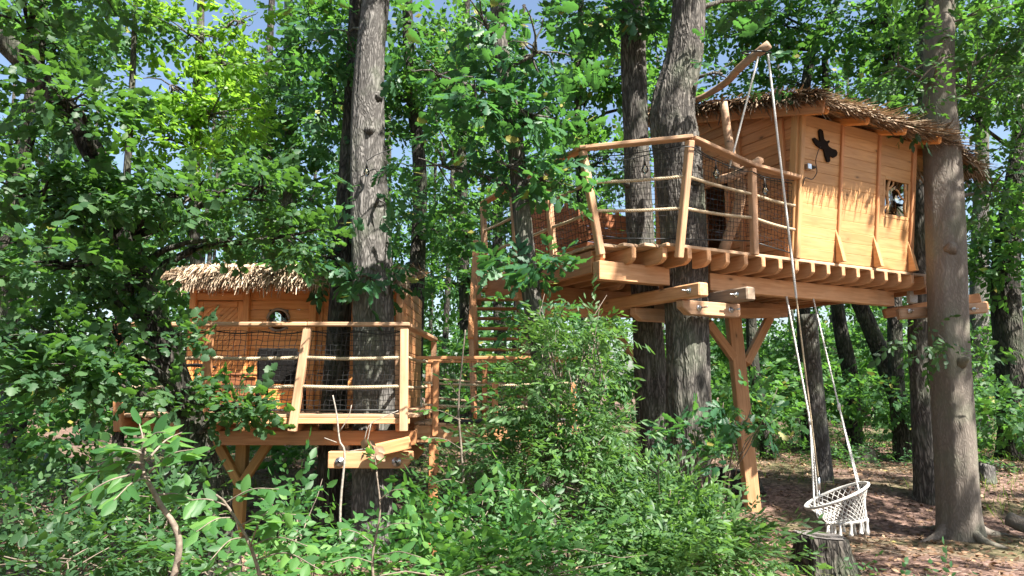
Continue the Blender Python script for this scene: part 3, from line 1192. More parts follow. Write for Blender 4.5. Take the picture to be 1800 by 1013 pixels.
for q in (kn0, kn1):
    V, F = tube([q + Vector((0, 0, .05)), q + Vector((0, 0, .02)), q - Vector((0, 0, .03))], [.012, .024, .018], 8, rough=.1)
    obj_np('knot', V, F, M_WROPE, ch)

# ------------------------------------------------------------------ lower platform (left)
ZL = 1.53
YF = 7.45
xl, xr = W(203, 735, YF).x, W(724, 735, YF).x
low = thing('platform', 'low pine platform held between trunks, carrying the small thatched cabin', 'platform', ((xl + xr) / 2, 9, ZL))
y = YF + .05
k = 0
while y < 10.6:
    segs = [(xl - random.uniform(0, .06), xr + random.uniform(0, .08))]
    for cx, cy, rr in ((-1.56, 8.02, .32), (-1.98, 8.3, .24), ):
        if abs(y - cy) < rr + .04:
            segs = [(s0, s1) for (q0, q1) in segs for (s0, s1) in ((q0, min(q1, cx - rr)), (max(q0, cx + rr), q1)) if s1 - s0 > .05]
    for s0, s1 in segs:
        beam('deck_board', (s0, y, ZL - .016), (s1, y, ZL - .016), .118, .032, M_DECK, low, jit=.003)
    y += .123
beam('edge_board', (xl + .55, YF - .012, ZL - .065), (xr - .02, YF - .012, ZL - .065), .028, .06, M_BEAM, low)
for px in (212, 258, 305, 372, 432, 517, 590, 650, 700):
    x = W(px, 745, YF).x
    beam('joist', (x, YF - .045 + (.06 if px > 560 else 0), ZL - .105), (x, 10.5, ZL - .105), .065, .14, M_RED, low, bev=.012)
beam('main_beam', (xl + .35, YF + .22, ZL - .25), (xr + .02, YF + .22, ZL - .25), .12, .15, M_RED, low)
beam('main_beam', (xl + .25, 9.6, ZL - .25), (xr, 9.6, ZL - .25), .12, .15, M_RED, low)
c1 = prism_mesh([(-.44, -.085), (-.44, .085), (.43, .085), (.43, 0.0), (.36, -.085)], .12, .008)
obj('clamp_beam', c1, M_BEAM, low, Matrix.Translation(W(653, 808, 7.55)))
obj('clamp_beam', c1, M_BEAM, low, Matrix.Translation(W(653, 808, 7.55) + Vector((0, .88, 0))))
for px in (604, 690):
    beam('clamp_beam', W(px, 787, 7.62), W(px, 787, 7.62) + Vector((0, .85, 0)), .11, .12, M_OLD, low, bev=.012)
beam('clamp_beam', W(648, 795, 7.36), W(722, 778, 7.42), .10, .13, M_RED, low, bev=.012)
bolt(W(597, 812, 7.48), (0, -1, 0), low, .048, .03)
bolt(W(697, 812, 7.48), (0, -1, 0), low, .048, .03)
# fan of braces under it
fan = thing('support_trestle', 'three ochre struts fanning up from one foot under the low platform', 'post', (W(422, 860, 8.2).x, 8.2, 0))
fo = W(422, 858, 8.2)
gz = float(gh(fo.x, fo.y))
M_OCH = wood_mat('ochre_timber', (.42, .25, .085), (.30, .17, .055), rough=.6)
beam('post', (fo.x, 8.2, gz - .1), W(428, 762, 8.2), .12, .12, M_OCH, fan, up=(0, 1, 0))
beam('brace', W(420, 848, 8.12), W(374, 762, 8.12), .09, .10, M_OCH, fan, up=(0, 1, 0))
beam('brace', W(428, 846, 8.12), W(482, 764, 8.12), .09, .10, M_OCH, fan, up=(0, 1, 0))

# railing of the low platform
rl = thing('railing', 'low railing with two ropes and black net in front of the small cabin', 'railing', ((xl + xr) / 2, YF, ZL))
lp = [((W(318, 742, YF)).x, W(330, 575, YF - .04)), (W(357, 742, YF).x, W(372, 577, YF - .07)), (W(517, 735, YF).x, W(541, 576, YF - .06)), (W(711, 732, YF).x, W(711, 572, YF - .03))]
lp[0] = (W(215, 742, YF).x, W(205, 580, YF - .05))
rposts = []
for x, tpt in lp:
    p0 = Vector((x, YF - .05, ZL - .17))
    tpt.z = 2.425
    rposts.append((p0, tpt))
    beam('railing_post', p0, tpt, .085, .07, M_RED if x < -2.3 else M_RAIL, rl, up=(0, 1, 0), bev=.008)
for k in range(3):
    handrail(rposts[k][1] + Vector((0, 0, .001 * k)), rposts[k + 1][1] + Vector((0, 0, .001 * k)), .06 if k == 0 else -.002, .0 if k < 2 else .06, .11, M_RAIL, rl)
    q0, q1 = rposts[k], rposts[k + 1]
    lo0, lo1 = lerp(q0[0], q0[1], .20), lerp(q1[0], q1[1], .20)
    hi0, hi1 = lerp(q0[0], q0[1], .97), lerp(q1[0], q1[1], .97)
    for t in (.30, .66):
        rope('rope', lerp(lo0, hi0, t), lerp(lo1, hi1, t), M_ROPE, rl, .017, .014, strands=3, pitch=.07)
    sh = Vector((0, .05, 0))
    V, F = net_vf(lo0 + sh, lo1 + sh, hi0 + sh, hi1 + sh, int((lo1 - lo0).length / .055), 16, .0034)
    obj_np('net', V, F, M_NET, rl)['kind'] = 'stuff'
    V, F = tube(spline([hi0 + sh, lerp(hi0, hi1, .25) + sh + Vector((0, 0, -.03)), lerp(hi0, hi1, .5) + sh + Vector((0, 0, -.012)), lerp(hi0, hi1, .75) + sh + Vector((0, 0, -.035)), hi1 + sh], 14), .007, 5)
    obj_np('net_cord', V, F, M_CABLE, rl)
    V, F = tube([lo0 + sh, lo1 + sh], .008, 5)
    obj_np('net_cord', V, F, M_CABLE, rl)
# return side of the railing
q0, q1 = rposts[3], (Vector((xr - .02, 9.6, ZL - .1)), Vector((xr - .02, 9.6, 2.42)))
beam('railing_post', q1[0], q1[1], .07, .07, M_RAIL, rl, up=(0, 1, 0))
handrail(q0[1] + Vector((0, 0, .002)), q1[1], -.05, .04, .10, M_RAIL, rl)
for t in (.42, .72):
    rope('rope', lerp(*q0, t), lerp(*q1, t), M_ROPE, rl, .016, .02, strands=3)

# ------------------------------------------------------------------ small cabin
YW = 8.95
cabin = thing('cabin', 'small orange cabin with straw fringe, chevron doors and round window', 'cabin', (-2.6, YW + .8, ZL))
cx0, cx1 = W(338, 600, YW).x, W(702, 600, YW).x
ZT = 3.10
win_c = W(490, 563, YW)
RW = .125
bays_x = [W(338, 600, YW).x, W(432, 600, YW).x, W(550, 600, YW).x, W(642, 600, YW).x, cx1]
# plain wall bays: between first door and second door (with the round window), and the narrow last bay
z = ZL + .01
while z < ZT - .02:
    h = .124
    zc = z + h / 2
    for (s0, s1) in ((bays_x[1] + .02, bays_x[2] - .02), (bays_x[3] + .02, bays_x[4] - .02)):
        segs = [(s0, s1)]
        if s0 < win_c.x < s1 and abs(zc - win_c.z) < RW + h / 2 - .01:
            dz = max(0.0, abs(zc - win_c.z) - h / 2)
            hw = math.sqrt(max(0.0, RW * RW - dz * dz))
            segs = [(s0, win_c.x - hw + .004), (win_c.x + hw - .004, s1)]
        for a_, b_ in segs:
            beam('wall_board', (a_, YW, zc), (b_, YW, zc), .026, h - .002, M_WALL2, cabin, jit=.0012)
    z += h
for x in bays_x:
    beam('wall_post', (x, YW - .022, ZL), (x, YW - .022, ZT + .06), .085, .075, M_WALL2 if x < cx1 - .1 else M_RAIL, cabin, up=(0, 1, 0), bev=.008)
beam('header', (bays_x[0], YW - .020, 2.945), (bays_x[1] - .045, YW - .020, 2.945), .05, .085, M_WALL2, cabin)
beam('header', (bays_x[2] + .045, YW - .020, 2.945), (bays_x[3] - .045, YW - .020, 2.945), .05, .085, M_WALL2, cabin)
for (s0, s1) in ((bays_x[0], bays_x[1] - .045), (bays_x[2] + .045, bays_x[3] - .045)):
    beam('wall_board', (s0, YW, 3.05), (s1, YW, 3.05), .026, .12, M_WALL2, cabin)
# round window
rng_t = np.linspace(0, 2 * np.pi, 36, endpoint=False)
V, F = tube([(win_c.x + (RW + .012) * math.cos(t), YW - .02, win_c.z + (RW + .012) * math.sin(t)) for t in rng_t], .018, 6, close=True)
wr = obj_np('window_frame', V, F, M_OLD, cabin, smooth_shade=True)
V, F = tube([(win_c.x, YW + .004, win_c.z), (win_c.x, YW + .010, win_c.z)], RW + .004, 36)
obj_np('pane', V, F, M_GLASS, wr)


def door(x0, x1, ztop, flip):
    d = obj('door', box_mesh(round(x1 - x0 - .03, 3), .02, round(ztop - ZL + .004, 3), .004), M_WALL2, cabin,
            Matrix.Translation(((x0 + x1) / 2, YW + .025, (ZL + ztop) / 2)))
    zb, zt = ZL + .03, ztop - .015
    w = .07
    for xx in (x0 + .05, x1 - .05):
        beam('stile', (xx, YW - .0, zb), (xx, YW - .0, zt), w, .026, M_WALL2, d, up=(0, 1, 0))
    for z_ in (zb + .04, (zb + zt) / 2, zt - .035):
        beam('cross_rail', (x0 + .09, YW - .001, z_), (x1 - .09, YW - .001, z_), .026, w, M_WALL2, d)
    # diagonal infill boards, clipped to the panel
    for (q0, q1) in ((zb + .078, (zb + zt) / 2 - .038), ((zb + zt) / 2 + .038, zt - .073)):
        xa, xb = x0 + .088, x1 - .088
        s = -(q1 - q0)
        while s < (xb - xa):
            pts = []
            for off in (0, .066):
                # line x = xa + s + off + t, z = q0 + t
                t0 = max(0, -(s + off))
                t1 = min(q1 - q0, xb - xa - s - off)
                pts.append((s + off + t0, t0, s + off + t1, t1, t1 - t0))
            if pts[0][4] > .02 and pts[1][4] > .02:
                A, B = pts
                quad = [(A[0], A[1]), (B[0], B[1]), (B[2], B[3]), (A[2], A[3])]
                if flip:
                    quad = [(xb - xa - u, v) for u, v in quad][::-1]
                me = prism_mesh([(u, v) for u, v in quad], .014, .003)
                obj('plank', me, M_WALL2, d, Matrix.Translation((xa, YW + .006, q0)))
            s += .07
    hx = x0 + .06 if flip else x1 - .06
    V, F = joinVF([tube([(hx, YW - .02, zb + .42), (hx, YW - .05, zb + .42)], .008, 6), tube([(hx, YW - .05, zb + .42), (hx + (.09 if flip else -.09), YW - .05, zb + .42)], .009, 6)])
    obj_np('handle', V, F, M_DKMETAL, d)


door(bays_x[0] + .03, bays_x[1] - .03, 2.90, False)
door(bays_x[2] + .03, bays_x[3] - .03, 2.90, True)
for s0, s1 in ((cx1, 0),):
    zz = ZL + .06
    while zz < ZT:
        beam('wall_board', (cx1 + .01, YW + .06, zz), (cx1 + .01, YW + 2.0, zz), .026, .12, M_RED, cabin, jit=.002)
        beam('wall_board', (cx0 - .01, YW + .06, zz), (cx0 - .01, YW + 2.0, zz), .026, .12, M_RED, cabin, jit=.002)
        zz += .124
# roof
rx = np.linspace(cx0 - .12, cx1 + .10, 12)
ry = np.linspace(YW - .38, YW + 2.4, 8)


def lroof(x, y):
    e = 0
    if x > cx1 - .5: e = (x - cx1 + .5) ** 2 * .12
    if x < cx0 + .4: e = (cx0 + .4 - x) ** 2 * .16
    return 3.15 + .20 * (y - YW + .38) - e


G = np.array([[(x, y_ + .03 * math.sin(x * 3), lroof(x, y_)) for x in rx] for y_ in ry])
V, F = sheet(G, .02)
lr = obj_np('roof', V, F, M_WALL2, cabin)
for x in bays_x:
    beam('rafter', (x, YW - .34, lroof(x, YW - .34) - .06), (x, YW + 2.3, lroof(x, YW + 2.3) - .06), .06, .08, M_WALL2, lr)
Ps, Ds = [], []
for _ in range(6000):
    x, y_ = random.uniform(cx0 - .16, cx1 + .12), random.uniform(YW - .33, YW + 1.6)
    Ps.append((x, y_, lroof(x, y_) + .02 + random.random() * .05))
    Ds.append((random.uniform(-.2, .2), -1, -.17))
V1, F1, t1 = strands(np.array(Ps), np.array(Ds), (.2, .4), .009, .04)
Ps, Ds = [], []
for _ in range(4600):
    x = random.uniform(cx0 - .18, cx1 + .14)
    Ps.append((x, YW - .35 + random.uniform(-.03, .10), lroof(x, YW - .36) + .03 + random.random() * .13))
    Ds.append((random.uniform(-.25, .12), -.55, -.62))
V2, F2, t2 = strands(np.array(Ps), np.array(Ds), (.13, .26), .0075, .32, tint=(.2, 1))
V, F = joinVF([(V1, F1), (V2, F2)])
obj_np('thatch', V, F, M_THATCH, cabin, tint=np.concatenate([t1, t2]))['kind'] = 'stuff'


# ------------------------------------------------------------------ things on the low platform
def chair(name, label, x, y, rz, group=None):
    t = thing(name, label, 'chair', (x, y, ZL))
    c, s = math.cos(rz), math.sin(rz)

    def Q(a, b_, z_):
        return Vector((x + a * c - b_ * s, y + a * s + b_ * c, ZL + z_))
    w, h = .22, .33
    side = Q(1, 0, 0) - Q(0, 0, 0)
    for sx in (-1, 1):
        V, F = tube([Q(sx * w, -.20, 0), Q(sx * w * .95, -.17, h), Q(sx * w * .95, -.23, .66)], [.02, .024, .018], 8)
        obj_np('leg', V, F, M_BLACK, t)
        V, F = tube([Q(sx * w, .20, 0), Q(sx * w * .95, .17, h)], [.016, .018], 8)
        obj_np('leg', V, F, M_BLACK, t)
        V, F = tube(spline([Q(sx * w, -.20, h + .18), Q(sx * w, .0, h + .2), Q(sx * w, .19, h + .17)], 6), .016, 6)
        obj_np('armrest', V, F, M_BLACK, t)
    beam('seat', Q(0, -.20, h), Q(0, .22, h), .40, .035, M_BLACK, t, bev=.012)
    n_ = (Q(0, 1, 0) - Q(0, 0, 0))
    beam('backrest', Q(0, -.19, .32), Q(0, -.245, .70), .42, .035, M_BLACK, t, up=n_, bev=.014)
    V, F = tube([Q(-w, -.19, .1), Q(w, -.19, .1)], .01, 6)
    obj_np('stretcher', V, F, M_BLACK, t)
    return t


xc = W(495, 700, 8.05)
chair('chair', 'black chair with solid square back in front of the cabin, below the round window', xc.x, 8.05, R(4))
xc = W(338, 700, 8.15)
chair('chair', 'black chair turned sideways beside the leaning trunk and red-brown chest', xc.x, 8.2, R(-62))
cst = thing('chest', 'low red-brown wooden chest standing before the first cabin door', 'chest', (W(405, 700, 8.45).x, 8.45, ZL))
cw = .22
cxx = cst.location.x
for k in range(3):
    beam('plank', (cxx - cw, 8.25, ZL + .09 + k * .125), (cxx + cw, 8.25, ZL + .09 + k * .125), .022, .12, M_BROWNPANEL, cst)
    beam('plank', (cxx - cw, 8.62, ZL + .09 + k * .125), (cxx + cw, 8.62, ZL + .09 + k * .125), .022, .12, M_BROWNPANEL, cst)
    for sx in (-1, 1):
        beam('plank', (cxx + sx * (cw - .012), 8.265, ZL + .09 + k * .125), (cxx + sx * (cw - .012), 8.605, ZL + .09 + k * .125), .022, .12, M_BROWNPANEL, cst)
beam('lid', (cxx - cw - .03, 8.435, ZL + .425), (cxx + cw + .03, 8.435, ZL + .425), .42, .03, M_BROWNPANEL, cst)

lamp = thing('hanging_bulb', 'single clear bulb hanging on a cable against the thick trunk above the cabin', 'bulb', W(645, 285, 7.72))
V, F = tube(spline([W(690, 262, 7.8), W(662, 272, 7.74), W(645, 283, 7.72)], 8), .005, 5)
obj_np('cable', V, F, M_CABLE, lamp)
bulb(W(645, 283, 7.72), lamp, .03)

# ------------------------------------------------------------------ walkway between the platforms
ZB = 1.40
YB = 7.95
bx0, bx1 = W(728, 750, YB).x, W(1015, 745, YB).x
br = thing('walkway', 'narrow wooden walkway on a thick beam linking the low platform to the stairs', 'walkway', ((bx0 + bx1) / 2, YB + .5, ZB))
beam('main_beam', (bx0, YB, ZB - .10), (bx1, YB, ZB - .09), .12, .185, M_BEAM, br, bev=.01)
beam('main_beam', (bx0, YB + 1.0, ZB - .10), (bx1, YB + 1.0, ZB - .10), .12, .185, M_BEAM, br, bev=.01)
x = bx0 + .06
while x < bx1:
    beam('deck_board', (x, YB - .05, ZB + .012), (x, YB + 1.06, ZB + .012), .115, .03, M_DECK, br, jit=.003)
    x += .121
V, F = tube(spline([(bx0 + .28, YB - .03, ZB + .045), (bx0 + .6, YB - .05, ZB + .035), (bx0 + 1.1, YB - .05, ZB + .05), (bx1, YB - .03, ZB + .045)], 12), .028, 7)
obj_np('rolled_net', V, F, M_NET, br)
pst = thing('post', 'square red-brown post under the walkway near the bolted clamp beam', 'post', (W(761, 900, YB).x, YB, 0))
gx = W(761, 900, YB).x
beam('shaft', (gx, YB, float(gh(gx, YB)) - .1), (gx, YB, ZB - .20), .10, .10, M_RED, pst, up=(0, 1, 0), bev=.008)
rb_ = thing('railing', 'thin walkway railing with brown handrail, ropes and net between trunk and bush', 'railing', ((bx0 + bx1) / 2, YB, ZB))
for row, yy in enumerate((YB - .06, YB + 1.05)):
    pp = []
    for px in ((766, 870, 1008) if row == 0 else (752, 852, 985)):
        xx = W(px, 700, yy).x
        pp.append((Vector((xx, yy, ZB - .12)), Vector((xx, yy, 2.10 if px in (766, 752) or row else 1.86))))
        beam('railing_post', pp[-1][0], pp[-1][1], .065, .065, M_RED, rb_, up=(0, 1, 0))
    zt_ = 2.13
    beam('handrail', (bx0 + .02, yy, zt_ + row * .002), (bx1, yy, zt_ + row * .002), .08, .035, M_RED, rb_)
    for zz_ in (1.86, 1.62):
        rope('rope', (bx0 + .1, yy, zz_ + (.06 if row else 0)), (bx1, yy, zz_), M_ROPE, rb_, .013, .03, strands=3)
    V, F = net_vf((bx0 + .1, yy + .04, ZB + .05), (bx1, yy + .04, ZB + .05), (bx0 + .1, yy + .04, 2.10), (bx1, yy + .04, 2.10), int((bx1 - bx0) / .06), 11)
    obj_np('net', V, F, M_NET, rb_)['kind'] = 'stuff'

# ------------------------------------------------------------------ stairs up to the high platform
st = thing('staircase', 'open wooden stairs climbing from the walkway to the high platform', 'stairs', (W(880, 640, 9.4).x, 9.4, ZB))
ns = 12
for k in range(ns):
    t = k / (ns - 1)
    yy = 8.95 + t * 1.55
    zc = ZB + .14 + t * (ZD - ZB - .2)
    xm = W(884, 600, 9.4).x - .12 * t
    beam('tread', (xm - .30, yy, zc), (xm + .28, yy, zc), .17, .036, M_RED, st, bev=.008)
for sx in (-.33, .31):
    xm = W(884, 600, 9.4).x
    beam('stringer', (xm + sx, 8.85, ZB + .02), (xm + sx - .12, 10.6, ZD - .03), .04, .19, M_RED, st)
for yy, zb_, in ((9.0, ZB + .2), (9.7, 2.3), (10.4, 3.1)):
    xm = W(884, 600, 9.4).x - .36
    beam('baluster', (xm, yy, zb_ - .1), (xm - .04, yy, zb_ + .85), .06, .06, M_RAIL, st, up=(0, 1, 0))
beam('handrail', (W(884, 600, 9.4).x - .40, 8.95, ZB + 1.02), (W(884, 600, 9.4).x - .42, 10.45, 3.98), .08, .04, M_RED, st)
lg = thing('log_post', 'short round log post with stripped bark standing by the stairs', 'post', (W(932, 640, 8.8).x, 8.8, 0))
V, F = tube([(lg.location.x, 8.8, -.05), (lg.location.x, 8.8, 1.5), (lg.location.x + .01, 8.8, W(932, 565, 8.8).z)], [.10, .095, .09], 12, rough=.04)
obj_np('shaft', V, F, M_DRIFT, lg)
for z_ in (1.6, 1.9, 2.2):
    V, F = tube([(lg.location.x + .11 * math.cos(t), 8.8 + .11 * math.sin(t), z_ + .03 * math.sin(t * .5)) for t in np.linspace(0, 6.28, 14, endpoint=False)], .012, 5, close=True)
    obj_np('lashing', V, F, M_ROPE, lg)


# ------------------------------------------------------------------ leaves
def leaf_tpl(half, fold=.16, curl=.10):
    """half outline (x>=0) from base to tip; a fan about the midrib"""
    right = list(half)
    left = [(-x, y_) for x, y_ in half[1:-1]][::-1]
    ol = np.array(right + left, float)
    z = -fold * np.abs(ol[:, 0]) * 1.6 - curl * (ol[:, 1]) ** 2
    z = z + fold * .8 * np.abs(ol[:, 0]) * 0
    V = np.concatenate([np.array([[0, .45, -curl * .2]]), np.column_stack([ol, z])])
    n = len(ol)
    F = np.array([[0, 1 + i, 1 + (i + 1) % n] for i in range(n)])
    return V, F


LEAF = {
    'maple': leaf_tpl([(0, 0), (.25, .05), (.46, .12), (.40, .30), (.56, .48), (.34, .58), (.30, .78), (0, 1)]),
    'oak': leaf_tpl([(0, 0), (.09, .12), (.17, .24), (.11, .32), (.26, .46), (.17, .54), (.31, .70), (.20, .80), (.14, .96), (0, 1)]),
    'ovate': leaf_tpl([(0, 0), (.23, .25), (.25, .55), (.12, .83), (0, 1)]),
    'oval3': leaf_tpl([(0, 0), (.27, .36), (.20, .72), (0, 1)]),
}
V_ = np.array([[0, 0, 0], [.17, .42, -.03], [0, 1, -.10], [-.17, .42, -.03]], float)
LEAF['narrow'] = (V_, np.array([[0, 1, 2], [0, 2, 3]]))
LEAF['ovaln'] = leaf_tpl([(0, 0), (.15, .32), (.14, .66), (0, 1)], .2, .14)
V_ = np.array([[0, 0, 0], [.34, .45, -.07], [0, 1, -.12], [-.34, .45, -.07]], float)
LEAF['diamond'] = (V_, np.array([[0, 1, 2], [0, 2, 3]]))


def rotm(ax, an):
    return np.array(Matrix.Rotation(an, 3, Vector(ax)))


def spray_tpl(leaf, n, size, twig, spread=60, tip=True, tilt=30, seed=0, up=0):
    """a twig along +Y with n leaves of 'size' to either side; flat-ish, a little uneven"""
    r_ = random.Random(seed)
    LV, LF = LEAF[leaf]
    Vs, Fs, Ts, o = [], [], [], 0
    for k in range(n):
        f = (k + .6) / n
        pos = np.array([r_.uniform(-.01, .01), twig * f, -.10 * twig * f * f + r_.uniform(-.015, .02)])
        side = 1 if k % 2 else -1
        yaw = side * R(spread) * (1 - .55 * f) + R(r_.uniform(-22, 22))
        if tip and k == n - 1:
            yaw = R(r_.uniform(-15, 15))
        M = rotm((0, 0, 1), -yaw) @ rotm((1, 0, 0), R(r_.uniform(-tilt, tilt * .5) + up)) @ rotm((0, 1, 0), R(r_.uniform(-tilt, tilt)))
        s = size * r_.uniform(.65, 1.15)
        Vs.append((LV * s) @ M.T + pos)
        Fs.append(LF + o)
        Ts.append(np.full(len(LV), 4.0 if r_.random() < .008 else r_.random()))
        o += len(LV)
    return np.concatenate(Vs), np.concatenate(Fs), np.concatenate(Ts)


SPRAY = {}


def sprays(kind):
    if kind in SPRAY:
        return SPRAY[kind]
    cfg = {
        'maple': ('maple', 8, .068, .22, 62, 36), 'oak': ('oak', 7, .13, .16, 75, 40), 'oakm': ('oval3', 7, .115, .20, 70, 38),
        'ovate': ('ovate', 8, .085, .30, 55, 30), 'beech': ('oval3', 9, .075, .34, 55, 30), 'willow': ('ovaln', 14, .066, .28, 48, 36),
        'far': ('diamond', 8, .13, .34, 60, 45), 'vfar': ('diamond', 8, .20, .55, 60, 50), 'mapm': ('oval3', 6, .10, .26, 62, 36),
    }[kind]
    L, n, s, tw, sp, ti = cfg
    SPRAY[kind] = [spray_tpl(L, n, s, tw, sp, True, ti, seed=100 * k + len(kind)) for k in range(5)]
    return SPRAY[kind]


def scatter(kind, P, D, sc, upv=None, tint_shift=None):
    """instances of sprays of a kind at P with forward directions D, merged"""
    T = sprays(kind)
    n = len(P)
    D = D / (np.linalg.norm(D, axis=1, keepdims=True) + 1e-9)
    U = np.tile([0, 0, 1.0], (n, 1)) + rng.normal(scale=.38, size=(n, 3)) if upv is None else upv
    X = np.cross(D, U)
    X /= np.linalg.norm(X, axis=1, keepdims=True) + 1e-9
    Z = np.cross(X, D)
    pick = rng.integers(0, len(T), n)
    Vs, Fs, Ts, o = [], [], [], 0
    for k, (TV, TF, TT) in enumerate(T):
        ii = np.nonzero(pick == k)[0]
        if not len(ii):
            continue
        s = sc[ii][:, None, None]
        V = P[ii][:, None] + s * (TV[None, :, 0:1] * X[ii][:, None] + TV[None, :, 1:2] * D[ii][:, None] + TV[None, :, 2:3] * Z[ii][:, None])
        m = len(TV)
        F = TF[None] + (np.arange(len(ii)) * m)[:, None, None] + o
        t = TT[None] * .6 + rng.uniform(0, .4, (len(ii), 1))
        if tint_shift is not None:
            t = t + tint_shift[ii][:, None]
        Vs.append(V.reshape(-1, 3))
        Fs.append(F.reshape(-1, 3))
        Ts.append(np.where(t > 2, 1.0, np.clip(t, 0, .93)).ravel())
        o += len(ii) * m
    return np.concatenate(Vs), np.concatenate(Fs), np.concatenate(Ts)


def mass(c, rad, n, sub=.5, per=22, hug=.55, flat=.55, droop=-.12):
    """spray positions and directions in an ellipsoidal leaf mass made of smaller clumps, with gaps between the clumps"""
    c, rad = np.asarray(c, float), np.asarray(rad, float)
    nc = max(2, int(round(n / per)))
    d = rng.normal(size=(nc, 3))
    d /= np.linalg.norm(d, axis=1, keepdims=True)
    C = c + d * rad * (rng.uniform(.05, 1, (nc, 1)) ** (1 / 2.2))
    rs = sub * rng.uniform(.55, 1.25, nc)
    k = np.repeat(np.arange(nc), per)
    q = rng.normal(size=(len(k), 3))
    q /= np.linalg.norm(q, axis=1, keepdims=True)
    rr = rng.uniform(0, 1, (len(k), 1)) ** hug
    P = C[k] + q * rr * rs[k][:, None] * np.array([1, 1, flat])
    out = q * np.array([1, 1, .5]) + d[k] * .5 + rng.normal(scale=.25, size=q.shape) + np.array([0, 0, droop])
    return P, out, C, rs


SUN_N = np.array(TO_SUN)
GAPS = []      # gaps in the crowns through which sun reaches a place: (place, radius)


def prune(P, zmin=3.7):
    keep = np.ones(len(P), bool)
    for (c, r_) in GAPS:
        d = P - np.array(tuple(c))
        t = d @ SUN_N
        dist = np.linalg.norm(d - t[:, None] * SUN_N, axis=1)
        keep &= ~((dist < r_ * (.8 + .4 * np.sin(P[:, 0] * 3 + P[:, 1] * 4))) & (t > 1.2) & (P[:, 2] > zmin))
    return keep


for (px, py, Y, r_) in ((385, 640, 8.9, .55), (380, 500, 8.5, .55), (460, 660, 8.9, .4), (710, 650, 7.4, .3), (1500, 400, 8.6, .95), (1440, 300, 8.3, .7), (1580, 400, 8.9, .7), (1540, 250, 8.4, .6), (1560, 180, 8.3, .6),
                        (1210, 330, 7.2, .35), (1040, 340, 7.3, .35), (1090, 480, 7.5, .4), (1120, 320, 9.0, .5), (1120, 120, 9.0, .3), (1128, 420, 9.0, .4), (420, 600, 8.9, .5), (330, 660, 8.6, .4), (560, 680, 8.9, .3), (1470, 880, 8.5, .5), (1370, 900, 9, .5), (1720, 965, 8, .4), (1590, 955, 8, .3), (1440, 830, 13, .3),
                        (1240, 520, 7.4, .4), (1020, 640, 6.1, .7), (1000, 800, 5.8, .6), (1160, 860, 5.3, .5), (340, 120, 10, .9), (330, 230, 9.9, .8), (100, 640, 5.5, .5), (640, 150, 8, .35),
                        (700, 930, 4.6, .4), (460, 900, 4, .4), (230, 830, 3.3, .35), (1320, 750, 10.4, .4), (1400, 740, 16, .9), (1560, 700, 18, .7), (1690, 700, 9, .3), (300, 350, 6, .45), (160, 670, 5.6, .7), (50, 600, 5.4, .5), (390, 720, 6.3, .4), (480, 560, 8.8, .4), (520, 680, 8.8, .4), (60, 560, 5.5, .6), (220, 650, 5.6, .5), (250, 340, 5.8, .5), (120, 180, 5.4, .5), (400, 350, 6, .4), (1090, 940, 5, .5), (820, 940, 4.8, .5), (560, 960, 4.4, .45), (980, 720, 6, .5), (200, 880, 5.6, .5), (1200, 930, 5, .4), (860, 230, 7, .35)):
    GAPS.append((W(px, py, Y), r_ * 1.25))


def trunk_vf(path, rad, seg=28, step=.12, ridge=.05, flare=None, seed=0):
    P = np.asarray([tuple(p) for p in path], float)
    L = np.linalg.norm(np.diff(P, axis=0), axis=1).sum()
    n = max(8, int(L / step))
    C = spline(path, n)
    r = np.interp(np.linspace(0, 1, n), np.linspace(0, 1, len(rad)), rad)
    g = np.random.default_rng(seed)
    th = np.linspace(0, 2 * np.pi, seg, endpoint=False)
    V, F = tube(C, 1.0, seg, cap=True)
    base = V[:n * seg].reshape(n, seg, 3)
    z = np.linspace(0, L, n)[:, None]
    dis = 0
    for k, amp in ((2, .05), (3, .04), (5, .025), (9, ridge * .5), (13, ridge * .4)):
        dis = dis + amp * np.sin(k * th[None] + g.uniform(0, 6.28) + g.uniform(-1, 1) * z * (.8 if k < 6 else .5) + .5 * np.sin(z * g.uniform(.5, 2)))
    dis = dis + g.normal(scale=ridge * .25, size=(n, seg))
    fl = 1 + (flare or 0) * np.exp(-z / .28) * (1 + .35 * np.sin(5 * th[None] + g.uniform(0, 6)))
    V[:n * seg] = (C[:, None] + (base - C[:, None]) * (r[:, None, None]) * ((1 + dis) * fl)[..., None]).reshape(-1, 3)
    V[n * seg], V[n * seg + 1] = C[0], C[-1]
    return (V, F), C, r


def limb_vf(p0, p1, r0, r1=.012, seg=6, bend=.12):
    p0, p1 = np.array(p0, float), np.array(p1, float)
    L = np.linalg.norm(p1 - p0)
    m1 = p0 + (p1 - p0) * .35 + rng.normal(scale=bend * L * .5, size=3) + np.array([0, 0, .06 * L])
    m2 = p0 + (p1 - p0) * .7 + rng.normal(scale=bend * L * .4, size=3) + np.array([0, 0, .06 * L])
    n = max(5, int(L / .25))
    return tube(spline([p0, m1, m2, p1], n), np.linspace(r0, r1, n), seg, rough=.04)


